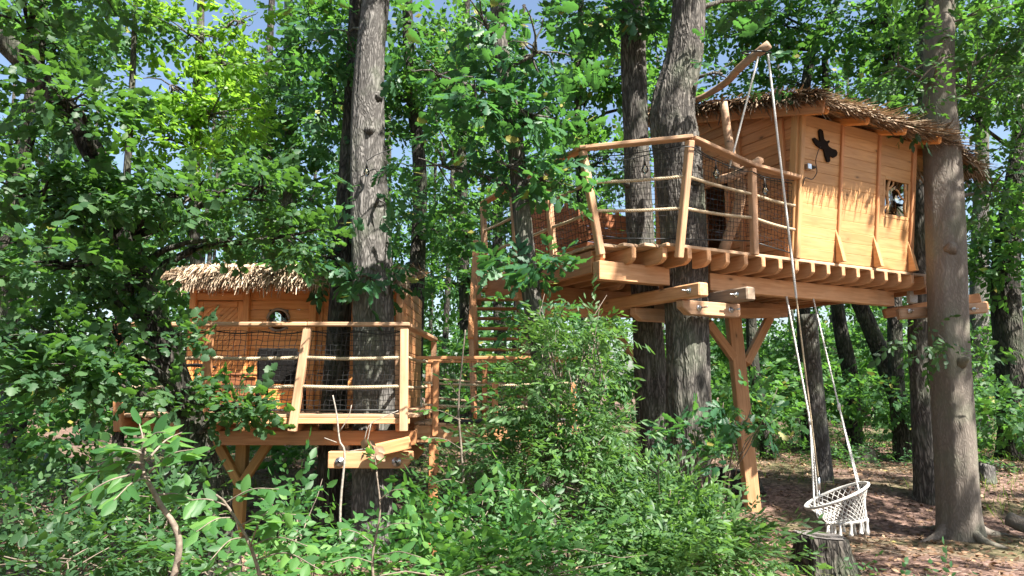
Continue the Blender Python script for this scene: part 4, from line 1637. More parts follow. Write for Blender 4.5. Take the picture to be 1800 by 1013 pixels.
def tree(name, label, path, rad, bark, masses, leafmat, kind, sc=1.0, group=None, seg=28, flare=.25, seed=0, cat='tree', ridge=.05, limbs=True, step=.12, sub=.5, per=22,
         twigs=True, flat=.55, stubs=0, roots=0):
    """path: points up the trunk; masses: (centre, radii, number of sprays)"""
    base = Vector(path[0])
    t = thing(name, label, cat, base, group)
    (TV, TF), C, r = trunk_vf(path, rad, seg, step, ridge, flare, seed)
    parts = [(TV, TF)]
    Ps, Ds, Sh = [], [], []
    for (c, rd, n) in masses:
        c = np.array(tuple(c), float)
        P, D, CC, rs = mass(c, rd, n, sub, per, flat=flat)
        Ps.append(P)
        Ds.append(D)
        nc = len(CC)
        Sh.append(np.repeat(rng.uniform(-.18, .22, nc), per))
        if limbs:
            # limb from the trunk, rising towards the mass
            dz = c[2] - .35 * np.linalg.norm((c - C)[:, :2], axis=1)
            k = int(np.argmin(np.abs(C[:, 2] - dz) + .15 * np.linalg.norm((C - c)[:, :2], axis=1)))
            r0 = min(r[k] * .55, .02 + .018 * np.linalg.norm(c - C[k]))
            parts.append(limb_vf(C[k], c, max(.014, r0), .012, 7))
            if twigs:
                for q in CC[:26]:
                    parts.append(limb_vf(c + (C[k] - c) * random.uniform(0, .25), q, .014, .004, 4))
    gs = np.random.default_rng(seed + 500)
    for _ in range(stubs):      # broken snags and knots
        k = int(gs.integers(int(len(C) * .08), int(len(C) * .55)))
        an = gs.uniform(-2.9, -.2)
        d = np.array([math.cos(an), math.sin(an), gs.uniform(.0, .6)])
        L = gs.uniform(.01, .07)
        p0 = C[k] + d * r[k] * .8
        parts.append(tube([p0, p0 + d * (r[k] * .25), p0 + d * (r[k] * .25 + L)], [r[k] * .42, r[k] * .26, r[k] * .12], 9, rough=.12))
    for q in range(roots):
        an = q * 6.28 / roots + gs.uniform(-.3, .3)
        pts = []
        for dd in (0.6, 1.3, 2.2, 3.4):
            xx, yy = C[0][0] + math.cos(an + dd * .1) * r[0] * dd, C[0][1] + math.sin(an + dd * .1) * r[0] * dd
            pts.append((xx, yy, float(gh(xx, yy)) + (.16 if dd < 1 else .035 if dd < 2 else -.01 if dd < 3 else -.05)))
        parts.append(tube(spline(pts, 12), np.linspace(.07, .02, 12), 9, rough=.08))
    V, F = joinVF(parts)
    obj_np('trunk', V, F, bark, t, smooth_shade=True)
    if Ps:
        P, D, Sh = np.concatenate(Ps), np.concatenate(Ds), np.concatenate(Sh)
        kp = prune(P)
        P, D, Sh = P[kp], D[kp], Sh[kp]
        s = sc * rng.uniform(.6, 1.35, len(P))
        V, F, T = scatter(kind, P, D, s, tint_shift=Sh)
        obj_np('crown', V, F, leafmat, t, tint=T)
    return t


def MM(px, py, Y, rx, ry, rz, n):
    """a leaf mass seen at a pixel at distance Y: radii rx, ry in photograph pixels, rz metres in depth"""
    k = Y / FPX
    return (W(px, py, Y), (rx * k, rz, ry * k), n)


def tp(*pts):
    """trunk path from (px, py, Y) points, its foot dropped to the ground"""
    out = [W(*p) for p in pts]
    b_ = out[0].copy()
    b_.z = float(gh(b_.x, b_.y)) - .08
    if out[0].z - b_.z > .25:
        out = [b_] + out
    else:
        out[0] = b_
    return out


# trees that carry or stand beside the platforms
tree('tree', 'thick grey trunk growing through the low platform in front of the cabin',
     tp((655, 900, 8.0), (656, 700, 8.0), (653, 480, 8.0), (645, 250, 8.0), (650, 100, 8.0), (664, -60, 8.05), (672, -420, 8.2), (690, -900, 8.5)),
     [.235, .225, .225, .215, .19, .175, .165, .14, .10], M_BARK_GREY,
     [MM(668, 345, 7.65, 30, 45, .25, 16), MM(650, 485, 7.75, 45, 22, .2, 16), MM(560, -330, 8.3, 330, 160, 1.8, 500), MM(760, -520, 8.6, 300, 200, 1.8, 500), MM(610, 60, 8.4, 40, 60, .4, 40)],
     M_LEAF_OAK, 'oak', seed=1, seg=72, ridge=.045, step=.05, stubs=2)
tree('tree', 'slim dark trunk close beside the thick grey trunk at the cabin door',
     tp((586, 760, 8.35), (594, 620, 8.35), (602, 480, 8.4), (612, 300, 8.5), (620, 150, 8.7), (628, -60, 8.8), (640, -400, 9)), [.155, .14, .13, .125, .10, .085, .07], M_BARK_DARK,
     [MM(570, 450, 8.2, 70, 30, .5, 70), MM(585, 180, 8.8, 50, 90, .6, 90), MM(600, -200, 9, 180, 140, 1.2, 200)], M_LEAF_OAK, 'oakm', seed=2, seg=26)
tree('tree', 'slender curving oak with big dark lobed leaves before the stairs',
     tp((955, 700, 7.15), (950, 620, 7.15), (932, 500, 7.15), (918, 380, 7.15), (905, 250, 7.15), (885, 120, 7.15), (872, 0, 7.2), (868, -200, 7.3), (860, -600, 7.5)),
     [.105, .10, .10, .095, .09, .085, .075, .065, .05], M_BARK_OAK,
     [MM(850, 40, 7.0, 90, 60, .7, 60), MM(950, 90, 7.0, 90, 70, .7, 70), MM(830, 190, 7.0, 80, 60, .6, 50), MM(940, 200, 6.9, 80, 65, .6, 60), MM(890, 290, 6.9, 75, 60, .5, 45),
      MM(960, 310, 6.9, 35, 50, .35, 22), MM(770, 290, 7.2, 80, 80, .6, 50), MM(760, 130, 7.3, 60, 70, .6, 40), MM(905, 472, 6.9, 55, 16, .35, 24), MM(955, 470, 6.85, 35, 18, .3, 14), MM(940, 560, 6.8, 50, 24, .3, 22),
      MM(900, -250, 7.3, 260, 180, 1.4, 350)],
     M_LEAF_OAK, 'oak', seed=3, seg=24, sub=.34, per=7)
T3p = EP(T3[0], T3[1], 0)
T3Y = T3p.y
tree('tree', 'straight oak trunk with sunlit bark rising through the high platform behind its railing',
     tp((1152, 830, T3Y), (1146, 700, T3Y), (1138, 560, T3Y), (1126, 400, T3Y), (1119, 250, T3Y), (1114, 100, T3Y), (1112, -60, T3Y), (1100, -420, T3Y), (1090, -900, T3Y)),
     [.215, .205, .20, .18, .17, .165, .155, .14, .10], M_BARK_OAK,
     [MM(1060, 30, 8.9, 60, 50, .6, 30), MM(1000, -260, 9, 240, 170, 1.6, 300), MM(1150, -500, 9, 300, 200, 1.6, 350), MM(1120, 30, 8.5, 25, 45, .25, 10)],
     M_LEAF_OAK, 'oak', seed=4, seg=72, step=.045, ridge=.05, stubs=2)
T4Y = EP(T4[0], T4[1], 0).y
tree('tree', 'forked thick dark oak trunk clamped between bolted beams at the corner of the high platform',
     tp((1212, 840, T4Y), (1209, 650, T4Y), (1204, 520, T4Y), (1200, 400, T4Y), (1192, 280, T4Y), (1184, 190, T4Y), (1204, 90, T4Y), (1212, -40, T4Y), (1225, -400, T4Y), (1240, -900, T4Y)),
     [.245, .235, .235, .24, .25, .26, .21, .19, .17, .10], M_BARK_OAK,
     [MM(1270, 130, 7.8, 45, 50, .4, 22), MM(1330, 0, 8.3, 60, 40, .6, 16), MM(1330, -300, 8, 260, 160, 1.6, 300), MM(1180, -540, 8.2, 260, 180, 1.6, 300)],
     M_LEAF_OAK, 'oak', seed=5, seg=84, step=.045, ridge=.05, stubs=2)
tree('tree', 'thick smooth tan trunk with flared foot standing between swing chair and log',
     tp((1688, 925, 9.0), (1680, 780, 9.0), (1668, 600, 9.0), (1662, 420, 9.0), (1655, 250, 9.05), (1650, 110, 9.1), (1655, -80, 9.2), (1660, -420, 9.3), (1670, -900, 9.4)),
     [.232, .222, .22, .217, .205, .19, .175, .155, .11], M_BARK_TAN,
     [MM(1590, 200, 8.6, 50, 24, .4, 50), MM(1640, 110, 8.6, 70, 70, .4, 70), MM(1670, 215, 8.55, 45, 26, .3, 30), MM(1720, 160, 9.0, 90, 100, .8, 220), MM(1790, 90, 9.3, 70, 90, .8, 140), MM(1700, 30, 9.0, 80, 60, .8, 120), MM(1560, 120, 9.2, 80, 50, .8, 70), MM(1755, 330, 9.2, 50, 100, .6, 140), MM(1650, 590, 8.7, 20, 14, .15, 5),
      MM(1690, -250, 9.2, 260, 160, 1.6, 350), MM(1480, -420, 8.8, 260, 160, 1.6, 260)],
     M_LEAF_MAPLE, 'mapm', seed=6, seg=64, flare=.26, ridge=.022, step=.05, stubs=2, roots=4)
tree('tree', 'dark fissured trunk half hidden behind the smooth tan trunk',
     tp((1632, 885, 10.6), (1622, 700, 10.6), (1618, 560, 10.6), (1625, 300, 10.6), (1630, 0, 10.7), (1635, -500, 10.8)), [.19, .175, .17, .15, .13, .08], M_BARK_OAK,
     [MM(1560, -100, 10.6, 220, 110, 1.4, 220)], M_LEAF_MID, 'oakm', seed=7, seg=30, flare=.2)
tree('tree', 'dark leaning maple trunk crossing the corner of the low platform',
     tp((392, 955, 6.7), (372, 860, 6.7), (330, 720, 6.65), (280, 580, 6.5), (238, 470, 6.4), (215, 400, 6.3), (170, 280, 6.1), (100, 170, 5.9), (-10, 55, 5.7), (-180, -120, 5.4)),
     [.15, .135, .125, .12, .115, .11, .10, .095, .085, .06], M_BARK_DARK,
     [MM(110, 175, 5.3, 100, 45, .5, 110), MM(30, 330, 5.6, 100, 45, .6, 120), MM(200, 345, 5.8, 110, 45, .6, 130), MM(350, 340, 6.0, 100, 45, .6, 110), MM(470, 335, 6.3, 80, 45, .5, 80), MM(530, 410, 6.4, 50, 28, .4, 40), MM(400, 420, 6.4, 60, 28, .4, 40),
      MM(100, 460, 5.7, 110, 45, .6, 120), MM(40, 590, 5.4, 90, 45, .6, 120), MM(130, 650, 5.6, 100, 38, .5, 140), MM(220, 500, 6.0, 55, 35, .5, 50), MM(390, 716, 6.3, 75, 14, .35, 70), MM(200, 590, 6.0, 50, 30, .4, 50), MM(310, 590, 6.2, 35, 12, .3, 16), MM(300, 690, 6.1, 45, 16, .3, 40),
      MM(50, 40, 5.4, 90, 45, .6, 80), MM(150, -150, 5.6, 240, 140, 1.4, 200)],
     M_LEAF_MAPLE, 'maple', seed=8, seg=26, sub=.26, per=9, flat=.35)
tree('tree', 'young oak with luminous yellow-green leaves above the thatched cabin',
     tp((346, 560, 10.2), (342, 400, 10.2), (345, 200, 10.2), (352, 60, 10.2), (356, -200, 10.3)), [.10, .09, .08, .065, .03], M_BARK_OAK,
     [MM(330, 60, 10.0, 100, 55, .7, 130), MM(400, 110, 10.0, 80, 55, .7, 110), MM(300, 150, 9.9, 80, 50, .7, 110), MM(370, 200, 9.9, 100, 45, .7, 140), MM(290, 240, 9.9, 80, 40, .6, 90),
      MM(340, 275, 9.8, 70, 30, .5, 60), MM(430, 40, 10.2, 60, 50, .6, 60), MM(350, -110, 10.2, 120, 80, 1, 120)],
     M_LEAF_BRIGHT, 'oakm', seed=9, seg=14, sub=.30, per=12, flat=.4)
tree('pole', 'upright sawn-off bare trunk standing behind the swing ropes', tp((1450, 868, 11.6), (1436, 720, 11.6), (1420, 553, 11.6)), [.155, .145, .135], M_BARK_GREY, [], None, None,
     seed=10, seg=24, flare=.1, cat='post', ridge=.02)

# wood behind the platforms
BGT = [
    # label, path, radii, masses, kind, sc, leaf
    ('dark trunk with a side stem between the thick grey trunk and curving oak',
     [(728, 640, 13.5), (733, 480, 13.5), (738, 300, 13.5), (720, 120, 13.5), (715, -60, 13.6), (710, -500, 13.8)], [.16, .15, .14, .12, .10, .05],
     [(740, 60, 13.4, 70, 70, 1, 150), (690, 170, 13.4, 60, 70, 1, 120), (780, 200, 13.6, 60, 80, 1, 110), (760, 400, 13.6, 70, 60, 1, 120), (700, 480, 13.8, 50, 50, 1, 60), (730, -220, 13.6, 200, 150, 1.6, 260)], 1.1, M_LEAF_MID),
    ('pale mottled trunk with dense foliage just beyond the luminous oak',
     [(506, 560, 14), (508, 380, 14), (512, 200, 14), (508, 40, 14), (505, -300, 14.2)], [.15, .14, .13, .11, .05],
     [(560, 60, 13.6, 80, 70, 1, 190), (500, 160, 13.6, 70, 60, 1, 150), (570, 220, 13.6, 60, 70, 1, 140), (480, 280, 13.6, 70, 50, 1, 120), (550, 350, 14, 60, 50, 1, 90), (460, 400, 14, 60, 50, 1, 80), (520, -200, 14, 200, 130, 1.6, 260)], 1.15, M_LEAF_MID),
    ('dark trunk in the corner of the wood behind the leaning maple',
     [(25, 800, 11.5), (20, 600, 11.5), (15, 420, 11.5), (60, 150, 11.5), (80, -100, 11.6)], [.18, .17, .16, .13, .08],
     [(40, 420, 11.4, 90, 60, 1, 150), (30, 250, 11.4, 80, 60, 1, 140), (180, 60, 11.6, 70, 60, 1, 110), (60, 80, 11.4, 80, 60, 1, 140), (140, 420, 11.8, 80, 70, 1, 130), (60, -150, 11.6, 240, 120, 1.6, 240)], 1.05, M_LEAF_MID),
    ('straight trunk beyond the cabin roof end, screened by fine leaves',
     [(820, 640, 17), (815, 450, 17), (812, 250, 17), (820, 0, 17), (825, -300, 17)], [.15, .14, .13, .10, .05],
     [(800, 120, 17, 60, 90, 1.2, 150), (830, 380, 17, 70, 70, 1.2, 150), (790, 500, 17.5, 70, 50, 1.2, 130), (860, 250, 17, 50, 80, 1.2, 110), (820, -150, 17, 170, 110, 1.6, 200)], 1.3, M_LEAF_FAR),
    ('slim trunk with feathery light crown between curving oak and sunlit oak trunk',
     [(1030, 620, 16), (1025, 420, 16), (1015, 220, 16), (1020, 40, 16), (1030, -200, 16)], [.12, .11, .10, .08, .04],
     [(1030, 180, 16, 60, 60, 1.2, 120), (1050, 290, 15.8, 60, 50, 1.2, 110), (1040, 100, 16, 60, 50, 1.2, 90), (1080, 40, 16, 50, 40, 1.2, 90), (1070, 130, 15.5, 55, 70, 1.2, 130), (1160, 60, 16, 40, 90, 1.2, 110), (1165, 200, 16, 35, 60, 1.2, 70), (1000, 30, 16, 50, 40, 1.2, 70), (1000, 400, 16, 60, 50, 1.2, 90), (1040, -120, 16, 150, 90, 1.4, 130)], 1.25, M_LEAF_FAR),
    ('branching tree behind the hoist arm with sky between its limbs',
     [(1415, 640, 17), (1410, 400, 17), (1412, 200, 17), (1430, 80, 17), (1480, -20, 17), (1520, -200, 17)], [.16, .15, .13, .11, .08, .05],
     [(1370, 40, 17, 70, 45, 1.2, 110), (1460, 60, 17, 60, 40, 1.2, 70), (1480, 150, 17, 60, 35, 1.2, 80), (1400, 150, 17, 60, 30, 1.2, 50), (1280, 40, 17, 60, 50, 1.2, 130), (1350, 20, 17, 60, 35, 1.2, 60), (1320, 140, 17.5, 40, 40, 1.2, 50), (1420, -120, 17, 200, 90, 1.6, 160)], 1.3, M_LEAF_MID),
    ('tall dark trunk rising above the thatch of the high tree house',
     [(1575, 640, 15), (1572, 400, 15), (1570, 200, 15), (1562, 80, 15), (1550, -100, 15)], [.16, .15, .13, .12, .08],
     [(1530, 40, 15, 60, 40, 1, 90), (1600, 110, 14.8, 60, 60, 1, 120), (1520, 170, 14.6, 60, 40, 1, 90), (1620, 20, 15, 60, 50, 1, 100), (1560, -130, 15, 200, 100, 1.6, 220)], 1.2, M_LEAF_FAR),
    ('thick forked trunk with a broken branch stub behind the log',
     [(1790, 810, 14.5), (1780, 660, 14.5), (1768, 500, 14.5), (1778, 380, 14.5), (1800, 200, 14.6), (1810, -100, 14.7)], [.33, .30, .28, .24, .19, .12],
     [(1770, 150, 13.5, 70, 90, 1.2, 220), (1730, 60, 13.5, 70, 60, 1.2, 150), (1790, 300, 13.4, 50, 70, 1.2, 140), (1720, 470, 14.5, 45, 80, 1, 150), (1700, 200, 14, 70, 100, 1.2, 200), (1790, 420, 13.8, 40, 60, 1, 80), (1760, -120, 14, 200, 120, 1.6, 240)], 1.15, M_LEAF_FAR),
    ('slanting dark trunk under the high platform nearest the sawn-off pole',
     [(1500, 760, 17), (1494, 660, 17), (1475, 560, 17), (1460, 400, 17), (1450, 100, 17)], [.19, .18, .17, .14, .08],
     [(1480, 620, 18.5, 70, 40, 1.2, 70)], 1.2, M_LEAF_FAR),
    ('strongly slanting dark trunk under the high platform beside the clamp beams',
     [(1600, 770, 16), (1570, 680, 16), (1540, 600, 16), (1510, 530, 16), (1440, 380, 16), (1380, 200, 16)], [.20, .19, .18, .17, .13, .08],
     [(1560, 600, 17.5, 60, 50, 1.2, 80)], 1.2, M_LEAF_FAR),
    ('slim trunk standing beside the Y-shaped post by the dark stump',
     [(1350, 805, 15), (1338, 720, 15), (1325, 640, 15), (1320, 540, 15), (1310, 200, 15)], [.14, .13, .12, .11, .06],
     [(1270, 610, 16, 60, 45, 1, 90)], 1.2, M_LEAF_FAR),
    ('grey trunk seen through the gap between smooth tan trunk and forked trunk',
     [(1722, 740, 19), (1720, 600, 19), (1724, 400, 19), (1728, 200, 19)], [.24, .23, .21, .15],
     [(1700, 620, 20, 60, 60, 1.2, 120), (1740, 560, 19.5, 50, 50, 1.2, 100)], 1.3, M_LEAF_FAR),
    ('slim trunk behind the leaves over the low platform corner',
     [(212, 700, 9.5), (210, 560, 9.5), (215, 420, 9.5), (230, 200, 9.5), (240, -50, 9.6)], [.075, .07, .06, .05, .03],
     [(200, 480, 9.8, 70, 50, .8, 90), (260, 420, 9.8, 60, 40, .8, 70), (170, 380, 9.6, 80, 50, .8, 100), (230, 30, 9.6, 40, 50, .6, 50)], 1.0, M_LEAF_MID),
    ('twin-stemmed trunk far behind the curving oak and stairs',
     [(880, 640, 21), (875, 450, 21), (880, 200, 21), (890, -50, 21)], [.2, .18, .15, .08],
     [(900, 400, 21, 70, 80, 1.5, 150), (950, 300, 21, 60, 80, 1.5, 120), (860, 100, 21, 70, 80, 1.5, 110), (980, 480, 21, 60, 60, 1.5, 110)], 1.6, M_LEAF_FAR),
    ('far trunk beyond the roof ridge of the low cabin',
     [(470, 640, 21), (475, 450, 21), (470, 200, 21), (480, -50, 21)], [.2, .18, .15, .08],
     [(430, 300, 21, 60, 60, 1.5, 100), (620, 300, 20, 50, 90, 1.5, 140), (540, 440, 21, 70, 40, 1.5, 80), (440, 180, 21, 60, 60, 1.5, 90), (640, 120, 21, 60, 80, 1.5, 110)], 1.6, M_LEAF_FAR),
]
for i, (lab, path, rad, ms, sc, lm) in enumerate(BGT):
    tree('tree', lab, tp(*path), rad, M_BARK_DARK if i not in (1, 11) else M_BARK_GREY, [MM(*m_[:6], int(m_[6] * (1.3 if m_[1] < 350 else 1.1))) for m_ in ms], lm, 'far', sc * .95, seed=30 + i, seg=16, step=.25,
         group='trees in the wood behind the platforms', sub=.55, per=16, flat=.5)


# ------------------------------------------------------------------ far wood and undergrowth: masses nobody could count
def stuff_leaves(name, kind, mat, boxes, sc=1.0, label=None, cat=None, sub=.8, per=20, flat=.6):
    Ps, Ds, Sh = [], [], []
    for (c, rd, n) in boxes:
        P, D, C, rs = mass(c, rd, n, sub, per, flat=flat)
        g = gh(P[:, 0], P[:, 1])
        P[:, 2] = np.maximum(P[:, 2], g + .03)
        Ps.append(P)
        Ds.append(D)
        Sh.append(np.repeat(rng.uniform(-.2, .25, len(C)), per))
    P, D, Sh = np.concatenate(Ps), np.concatenate(Ds), np.concatenate(Sh)
    V, F, T = scatter(kind, P, D, sc * rng.uniform(.7, 1.3, len(P)), tint_shift=Sh)
    o = obj_np(name, V, F, mat, None, tint=T)
    tagit(o, label, cat, None, 'stuff')
    return o


boxes = []
for x in np.arange(-34, 36, 3.2):
    yy = 29 + 3 * math.sin(x * .7) + random.uniform(-2, 2)
    hgt = random.uniform(3.4, 5.2)
    boxes.append(((x, yy, hgt * .55), (2.4, 2.0, hgt * .55), 330))
    boxes.append(((x * 1.5, yy + 16, hgt * .9), (4.0, 2.5, hgt * .9), 260))
    boxes.append(((x + random.uniform(-1, 1), yy + 3, hgt + 2.5), (2.6, 2.0, 2.2), 300))
    boxes.append(((x + random.uniform(-1, 1), yy + 5, hgt + 7), (2.6, 2.0, 3.0), 200))
stuff_leaves('far_woodland', 'vfar', M_LEAF_FAR, boxes, 1.2, 'distant sunlit wood filling the gaps between all trunks', 'woodland', sub=1.0, per=16)
tks = []
for _ in range(46):
    x = random.uniform(-30, 32)
    yy = random.uniform(23, 36)
    g_ = float(gh(x, yy))
    lean = random.uniform(-.6, .6)
    tks.append(tube(spline([(x, yy, g_ - .1), (x + lean * .3, yy, g_ + 4), (x + lean, yy, g_ + 15)], 8), np.linspace(random.uniform(.12, .22), .06, 8), 8, rough=.03))
V, F = joinVF(tks)
o = obj_np('far_trunks', V, F, M_BARK_DARK, None, smooth_shade=True)
tagit(o, 'far tree trunks standing in the distant wood', 'woodland', None, 'stuff')

# wood over and behind the camera: unseen crowns added to shade the clearing
cb_ = []
for _ in range(46):
    x, y = random.uniform(-14, 18), random.uniform(-14, 9.5)
    z = random.uniform(8.5, 14) if y > 2 else random.uniform(5.5, 14)
    cb_.append((np.array([x, y, z]), np.array([2.0, 2.0, 1.2]), 130))
for px, py, Y in ((1480, 830, 11), (1640, 905, 8.6), (1600, 850, 10.5), (1340, 835, 11), (1760, 900, 9), (1500, 945, 7.7), (1430, 800, 12), (1300, 880, 8.5), (1700, 850, 11), (650, 80, 8), (655, 330, 8), (1665, 330, 9), (1665, 620, 9), (1655, 120, 9), (1120, 200, 9)):
    cb_.append((np.array(tuple(W(px, py, Y))) + SUN_N * random.uniform(10, 12), np.array([.9, .9, .5]), 48))  # further unseen clumps, added sunward of these spots to shade them
Ps, Ds = [], []
for c, rd, n in cb_:
    P, D, C, rs = mass(c, rd, n, .7, 16, flat=.5)
    Ps.append(P)
    Ds.append(D)
P, D = np.concatenate(Ps), np.concatenate(Ds)
kp = prune(P)
# nothing of it may hang into the view
pv = P[:, 2] - (CAM_H + np.maximum(P[:, 1], 0) * .62 + .9)
kp &= (pv > 0) | (P[:, 1] < -1)
V, F, T = scatter('vfar', P[kp], D[kp], rng.uniform(.7, 1.2, kp.sum()))
o = obj_np('shade_canopy', V, F, M_LEAF_MID, None, tint=T)
tagit(o, 'unseen crowns of the surrounding wood, added overhead to shade the clearing', 'woodland', None, 'stuff')
tks = []
for _ in range(26):
    x, y = random.uniform(-14, 18), random.uniform(-14, -2)
    tks.append(tube(spline([(x, y, -.1), (x + random.uniform(-.4, .4), y, 5), (x + random.uniform(-.8, .8), y, 13)], 8), np.linspace(random.uniform(.15, .25), .06, 8), 8, rough=.03))
V, F = joinVF(tks)
o = obj_np('surrounding_trunks', V, F, M_BARK_DARK, None, smooth_shade=True)
tagit(o, 'trunks of the surrounding wood behind the clearing', 'woodland', None, 'stuff')

boxes = []
for (px, py, Y, rx, ry, rz, n) in [(1290, 640, 17, 90, 60, 1.5, 170), (1390, 660, 19, 80, 60, 1.5, 150), (1480, 690, 20, 90, 40, 1.5, 120), (1560, 640, 21, 80, 70, 1.5, 170), (1330, 720, 15, 60, 20, 1, 60),
                                   (1420, 620, 23, 120, 60, 2, 190), (1680, 680, 17, 80, 60, 1.5, 150), (1760, 640, 18, 60, 70, 1.5, 130), (1720, 740, 14, 60, 30, 1, 80), (1250, 580, 20, 80, 50, 1.5, 120),
                                   (620, 600, 17, 120, 60, 2, 180), (760, 640, 15, 90, 60, 1.5, 170), (860, 690, 14, 90, 50, 1.2, 120), (980, 600, 17, 90, 70, 1.5, 170), (1060, 660, 15, 70, 60, 1.2, 120),
                                   (80, 640, 12, 120, 80, 1.2, 190), (220, 700, 11, 110, 60, 1.2, 130), (60, 760, 9.5, 120, 40, 1.2, 120), (400, 560, 16, 100, 60, 1.5, 140), (560, 800, 12, 90, 30, 1, 90), (1300, 690, 14.5, 60, 40, 1, 130), (1420, 690, 16, 90, 40, 1.2, 190), (1540, 700, 15, 60, 40, 1, 120), (1360, 600, 19, 110, 50, 1.5, 200), (1760, 720, 13, 50, 50, 1, 130), (1470, 600, 21, 110, 60, 1.5, 200)]:
    boxes.append(MM(px, py, Y, rx, ry, rz, n))
stuff_leaves('undergrowth', 'far', M_LEAF_FAR, boxes, 1.05, 'leafy undergrowth and young growth under the wood behind the platforms', 'undergrowth', sub=.6, per=16)


# ------------------------------------------------------------------ shrubs near the camera
def shrub(name, label, foot, masses, kind, mat, sc=1.0, group=None, stems=5, sub=.22, per=14, twig=True, rstem=.012, droop=.1):
    foot = Vector(foot)
    foot.z = float(gh(foot.x, foot.y))
    t = thing(name, label, 'shrub', foot, group)
    parts, Ps, Ds, Sh = [], [], [], []
    for (c, rd, n) in masses:
        c = np.array(tuple(c), float)
        P, D, C, rs = mass(c, rd, n, sub, per, flat=.8, droop=droop)
        ok = P[:, 2] > gh(P[:, 0], P[:, 1]) + .02
        Ps.append(P[ok])
        Ds.append(D[ok])
        Sh.append(np.repeat(rng.uniform(-.2, .25, len(C)), per)[ok])
        f = np.array(foot)
        parts.append(limb_vf(f + rng.normal(scale=.05, size=3) * [1, 1, 0], c, rstem, rstem * .5, 6))
        for _ in range(3):
            q = c + rng.normal(size=3) * np.array(rd) * .9 + np.array([0, 0, rd[2] * .5])
            parts.append(limb_vf(c + (f - c) * .3, q, rstem * .5, .002, 5))
        for q in C[:24]:
            parts.append(limb_vf(c + (f - c) * random.uniform(0, .4), q, rstem * .5, .003, 4))
    V, F = joinVF(parts)
    obj_np('stem', V, F, M_TWIG, t, smooth_shade=True)
    P, D, Sh = np.concatenate(Ps), np.concatenate(Ds), np.concatenate(Sh)
    V, F, T = scatter(kind, P, D, sc * rng.uniform(.7, 1.25, len(P)), tint_shift=Sh)
    o = obj_np('foliage', V, F, mat, t, tint=T)
    o['kind'] = 'stuff'
    return t


GS = 'shrubs in front of the platforms'
shrub('shrub', 'tall narrow-leaved bush reaching up to the high platform beams', W(1000, 900, 6.0),
      [MM(1000, 650, 6.1, 60, 60, .45, 120), MM(955, 720, 6.0, 60, 55, .5, 120), MM(1020, 760, 5.9, 65, 55, .5, 125), MM(990, 830, 5.8, 110, 60, .6, 190), MM(925, 810, 5.9, 50, 45, .5, 90),
       MM(1040, 580, 6.3, 40, 36, .3, 46), MM(975, 590, 6.4, 35, 30, .3, 30)], 'willow', M_LEAF_WILLOW, 1.1, GS, sub=.2, per=11)
shrub('shrub', 'low dense narrow-leaved bush in front of the clamped dark oak', W(1160, 950, 5.2),
      [MM(1160, 895, 5.4, 90, 45, .5, 190), MM(1090, 945, 5.0, 130, 55, .5, 280), MM(1220, 960, 5.0, 80, 48, .5, 170), MM(1170, 1000, 4.6, 150, 36, .4, 200), MM(1290, 995, 4.7, 70, 26, .4, 80)],
      'willow', M_LEAF_WILLOW, 1.05, GS, sub=.18, per=11)
shrub('shrub', 'fresh green bush with small oval leaves below the walkway post', W(830, 980, 4.8),
      [MM(850, 930, 5.0, 110, 50, .5, 100), MM(750, 1000, 4.6, 80, 26, .4, 50), MM(900, 975, 4.6, 110, 50, .4, 100), MM(800, 1012, 4.2, 130, 34, .4, 70), MM(960, 1000, 4.4, 90, 36, .4, 60)],
      'beech', M_LEAF_BEECH, .95, GS, sub=.2, per=13)
shrub('shrub', 'bright bush of oval leaves under the clamp beam of the low platform', W(520, 980, 4.6),
      [MM(460, 950, 4.5, 80, 34, .4, 60), MM(580, 1012, 4.4, 90, 22, .4, 50), MM(430, 1000, 4.1, 100, 30, .4, 60), MM(520, 900, 5.2, 34, 34, .3, 18)],
      'beech', M_LEAF_BEECH, 1.0, GS, sub=.2, per=11)
shrub('shrub', 'shady tangle of small leaves at the foot of the leaning maple', W(200, 960, 5.4),
      [MM(170, 890, 5.8, 130, 45, .6, 140), MM(60, 900, 5.6, 120, 60, .6, 150), MM(280, 930, 5.4, 100, 50, .5, 110), MM(100, 990, 4.8, 150, 40, .5, 130), MM(320, 880, 6.0, 50, 30, .4, 40)],
      'ovate', M_LEAF_MAPLE, .85, GS, sub=.25, per=9)
shrub('shrub', 'scraggy bush of mixed leaves between walkway and curving oak', W(870, 860, 6.6),
      [MM(880, 790, 6.6, 60, 50, .5, 60), MM(810, 830, 6.4, 60, 45, .4, 45), MM(900, 870, 6.2, 90, 40, .5, 80)], 'beech', M_LEAF_WILLOW, .75, GS, sub=.2, per=9)
shrub('shrub', 'leafy oak seedling in front of the Y-shaped post', W(1260, 830, 7.4),
      [MM(1230, 760, 7.3, 55, 35, .3, 26), MM(1310, 730, 7.3, 55, 30, .3, 24), MM(1270, 800, 7.2, 40, 30, .3, 14)], 'oak', M_LEAF_OAK, .9, GS, sub=.2, per=6)


# sapling with large separate leaves close to the camera
def big_leaf_mesh():
    V, F = leaf_tpl([(0, 0), (.06, .03), (.20, .22), (.26, .45), (.21, .70), (.10, .90), (0, 1)], .22, .16)
    me = np_mesh('leaf_blade', V, F, np.full(len(V), .5), True)
    return me


LEAFM = []
for k in range(4):
    V, F = leaf_tpl([(0, 0), (.06, .03), (.20, .22), (.25 + .02 * k, .45), (.21, .70), (.10, .90), (0, 1)], .12 + .08 * k, .06 + .08 * k)
    me = np_mesh('leaf_blade', V, F, np.full(len(V), .15 + .25 * k), False)
    me.materials.append(M_LEAF_BEECH)
    LEAFM.append(me)


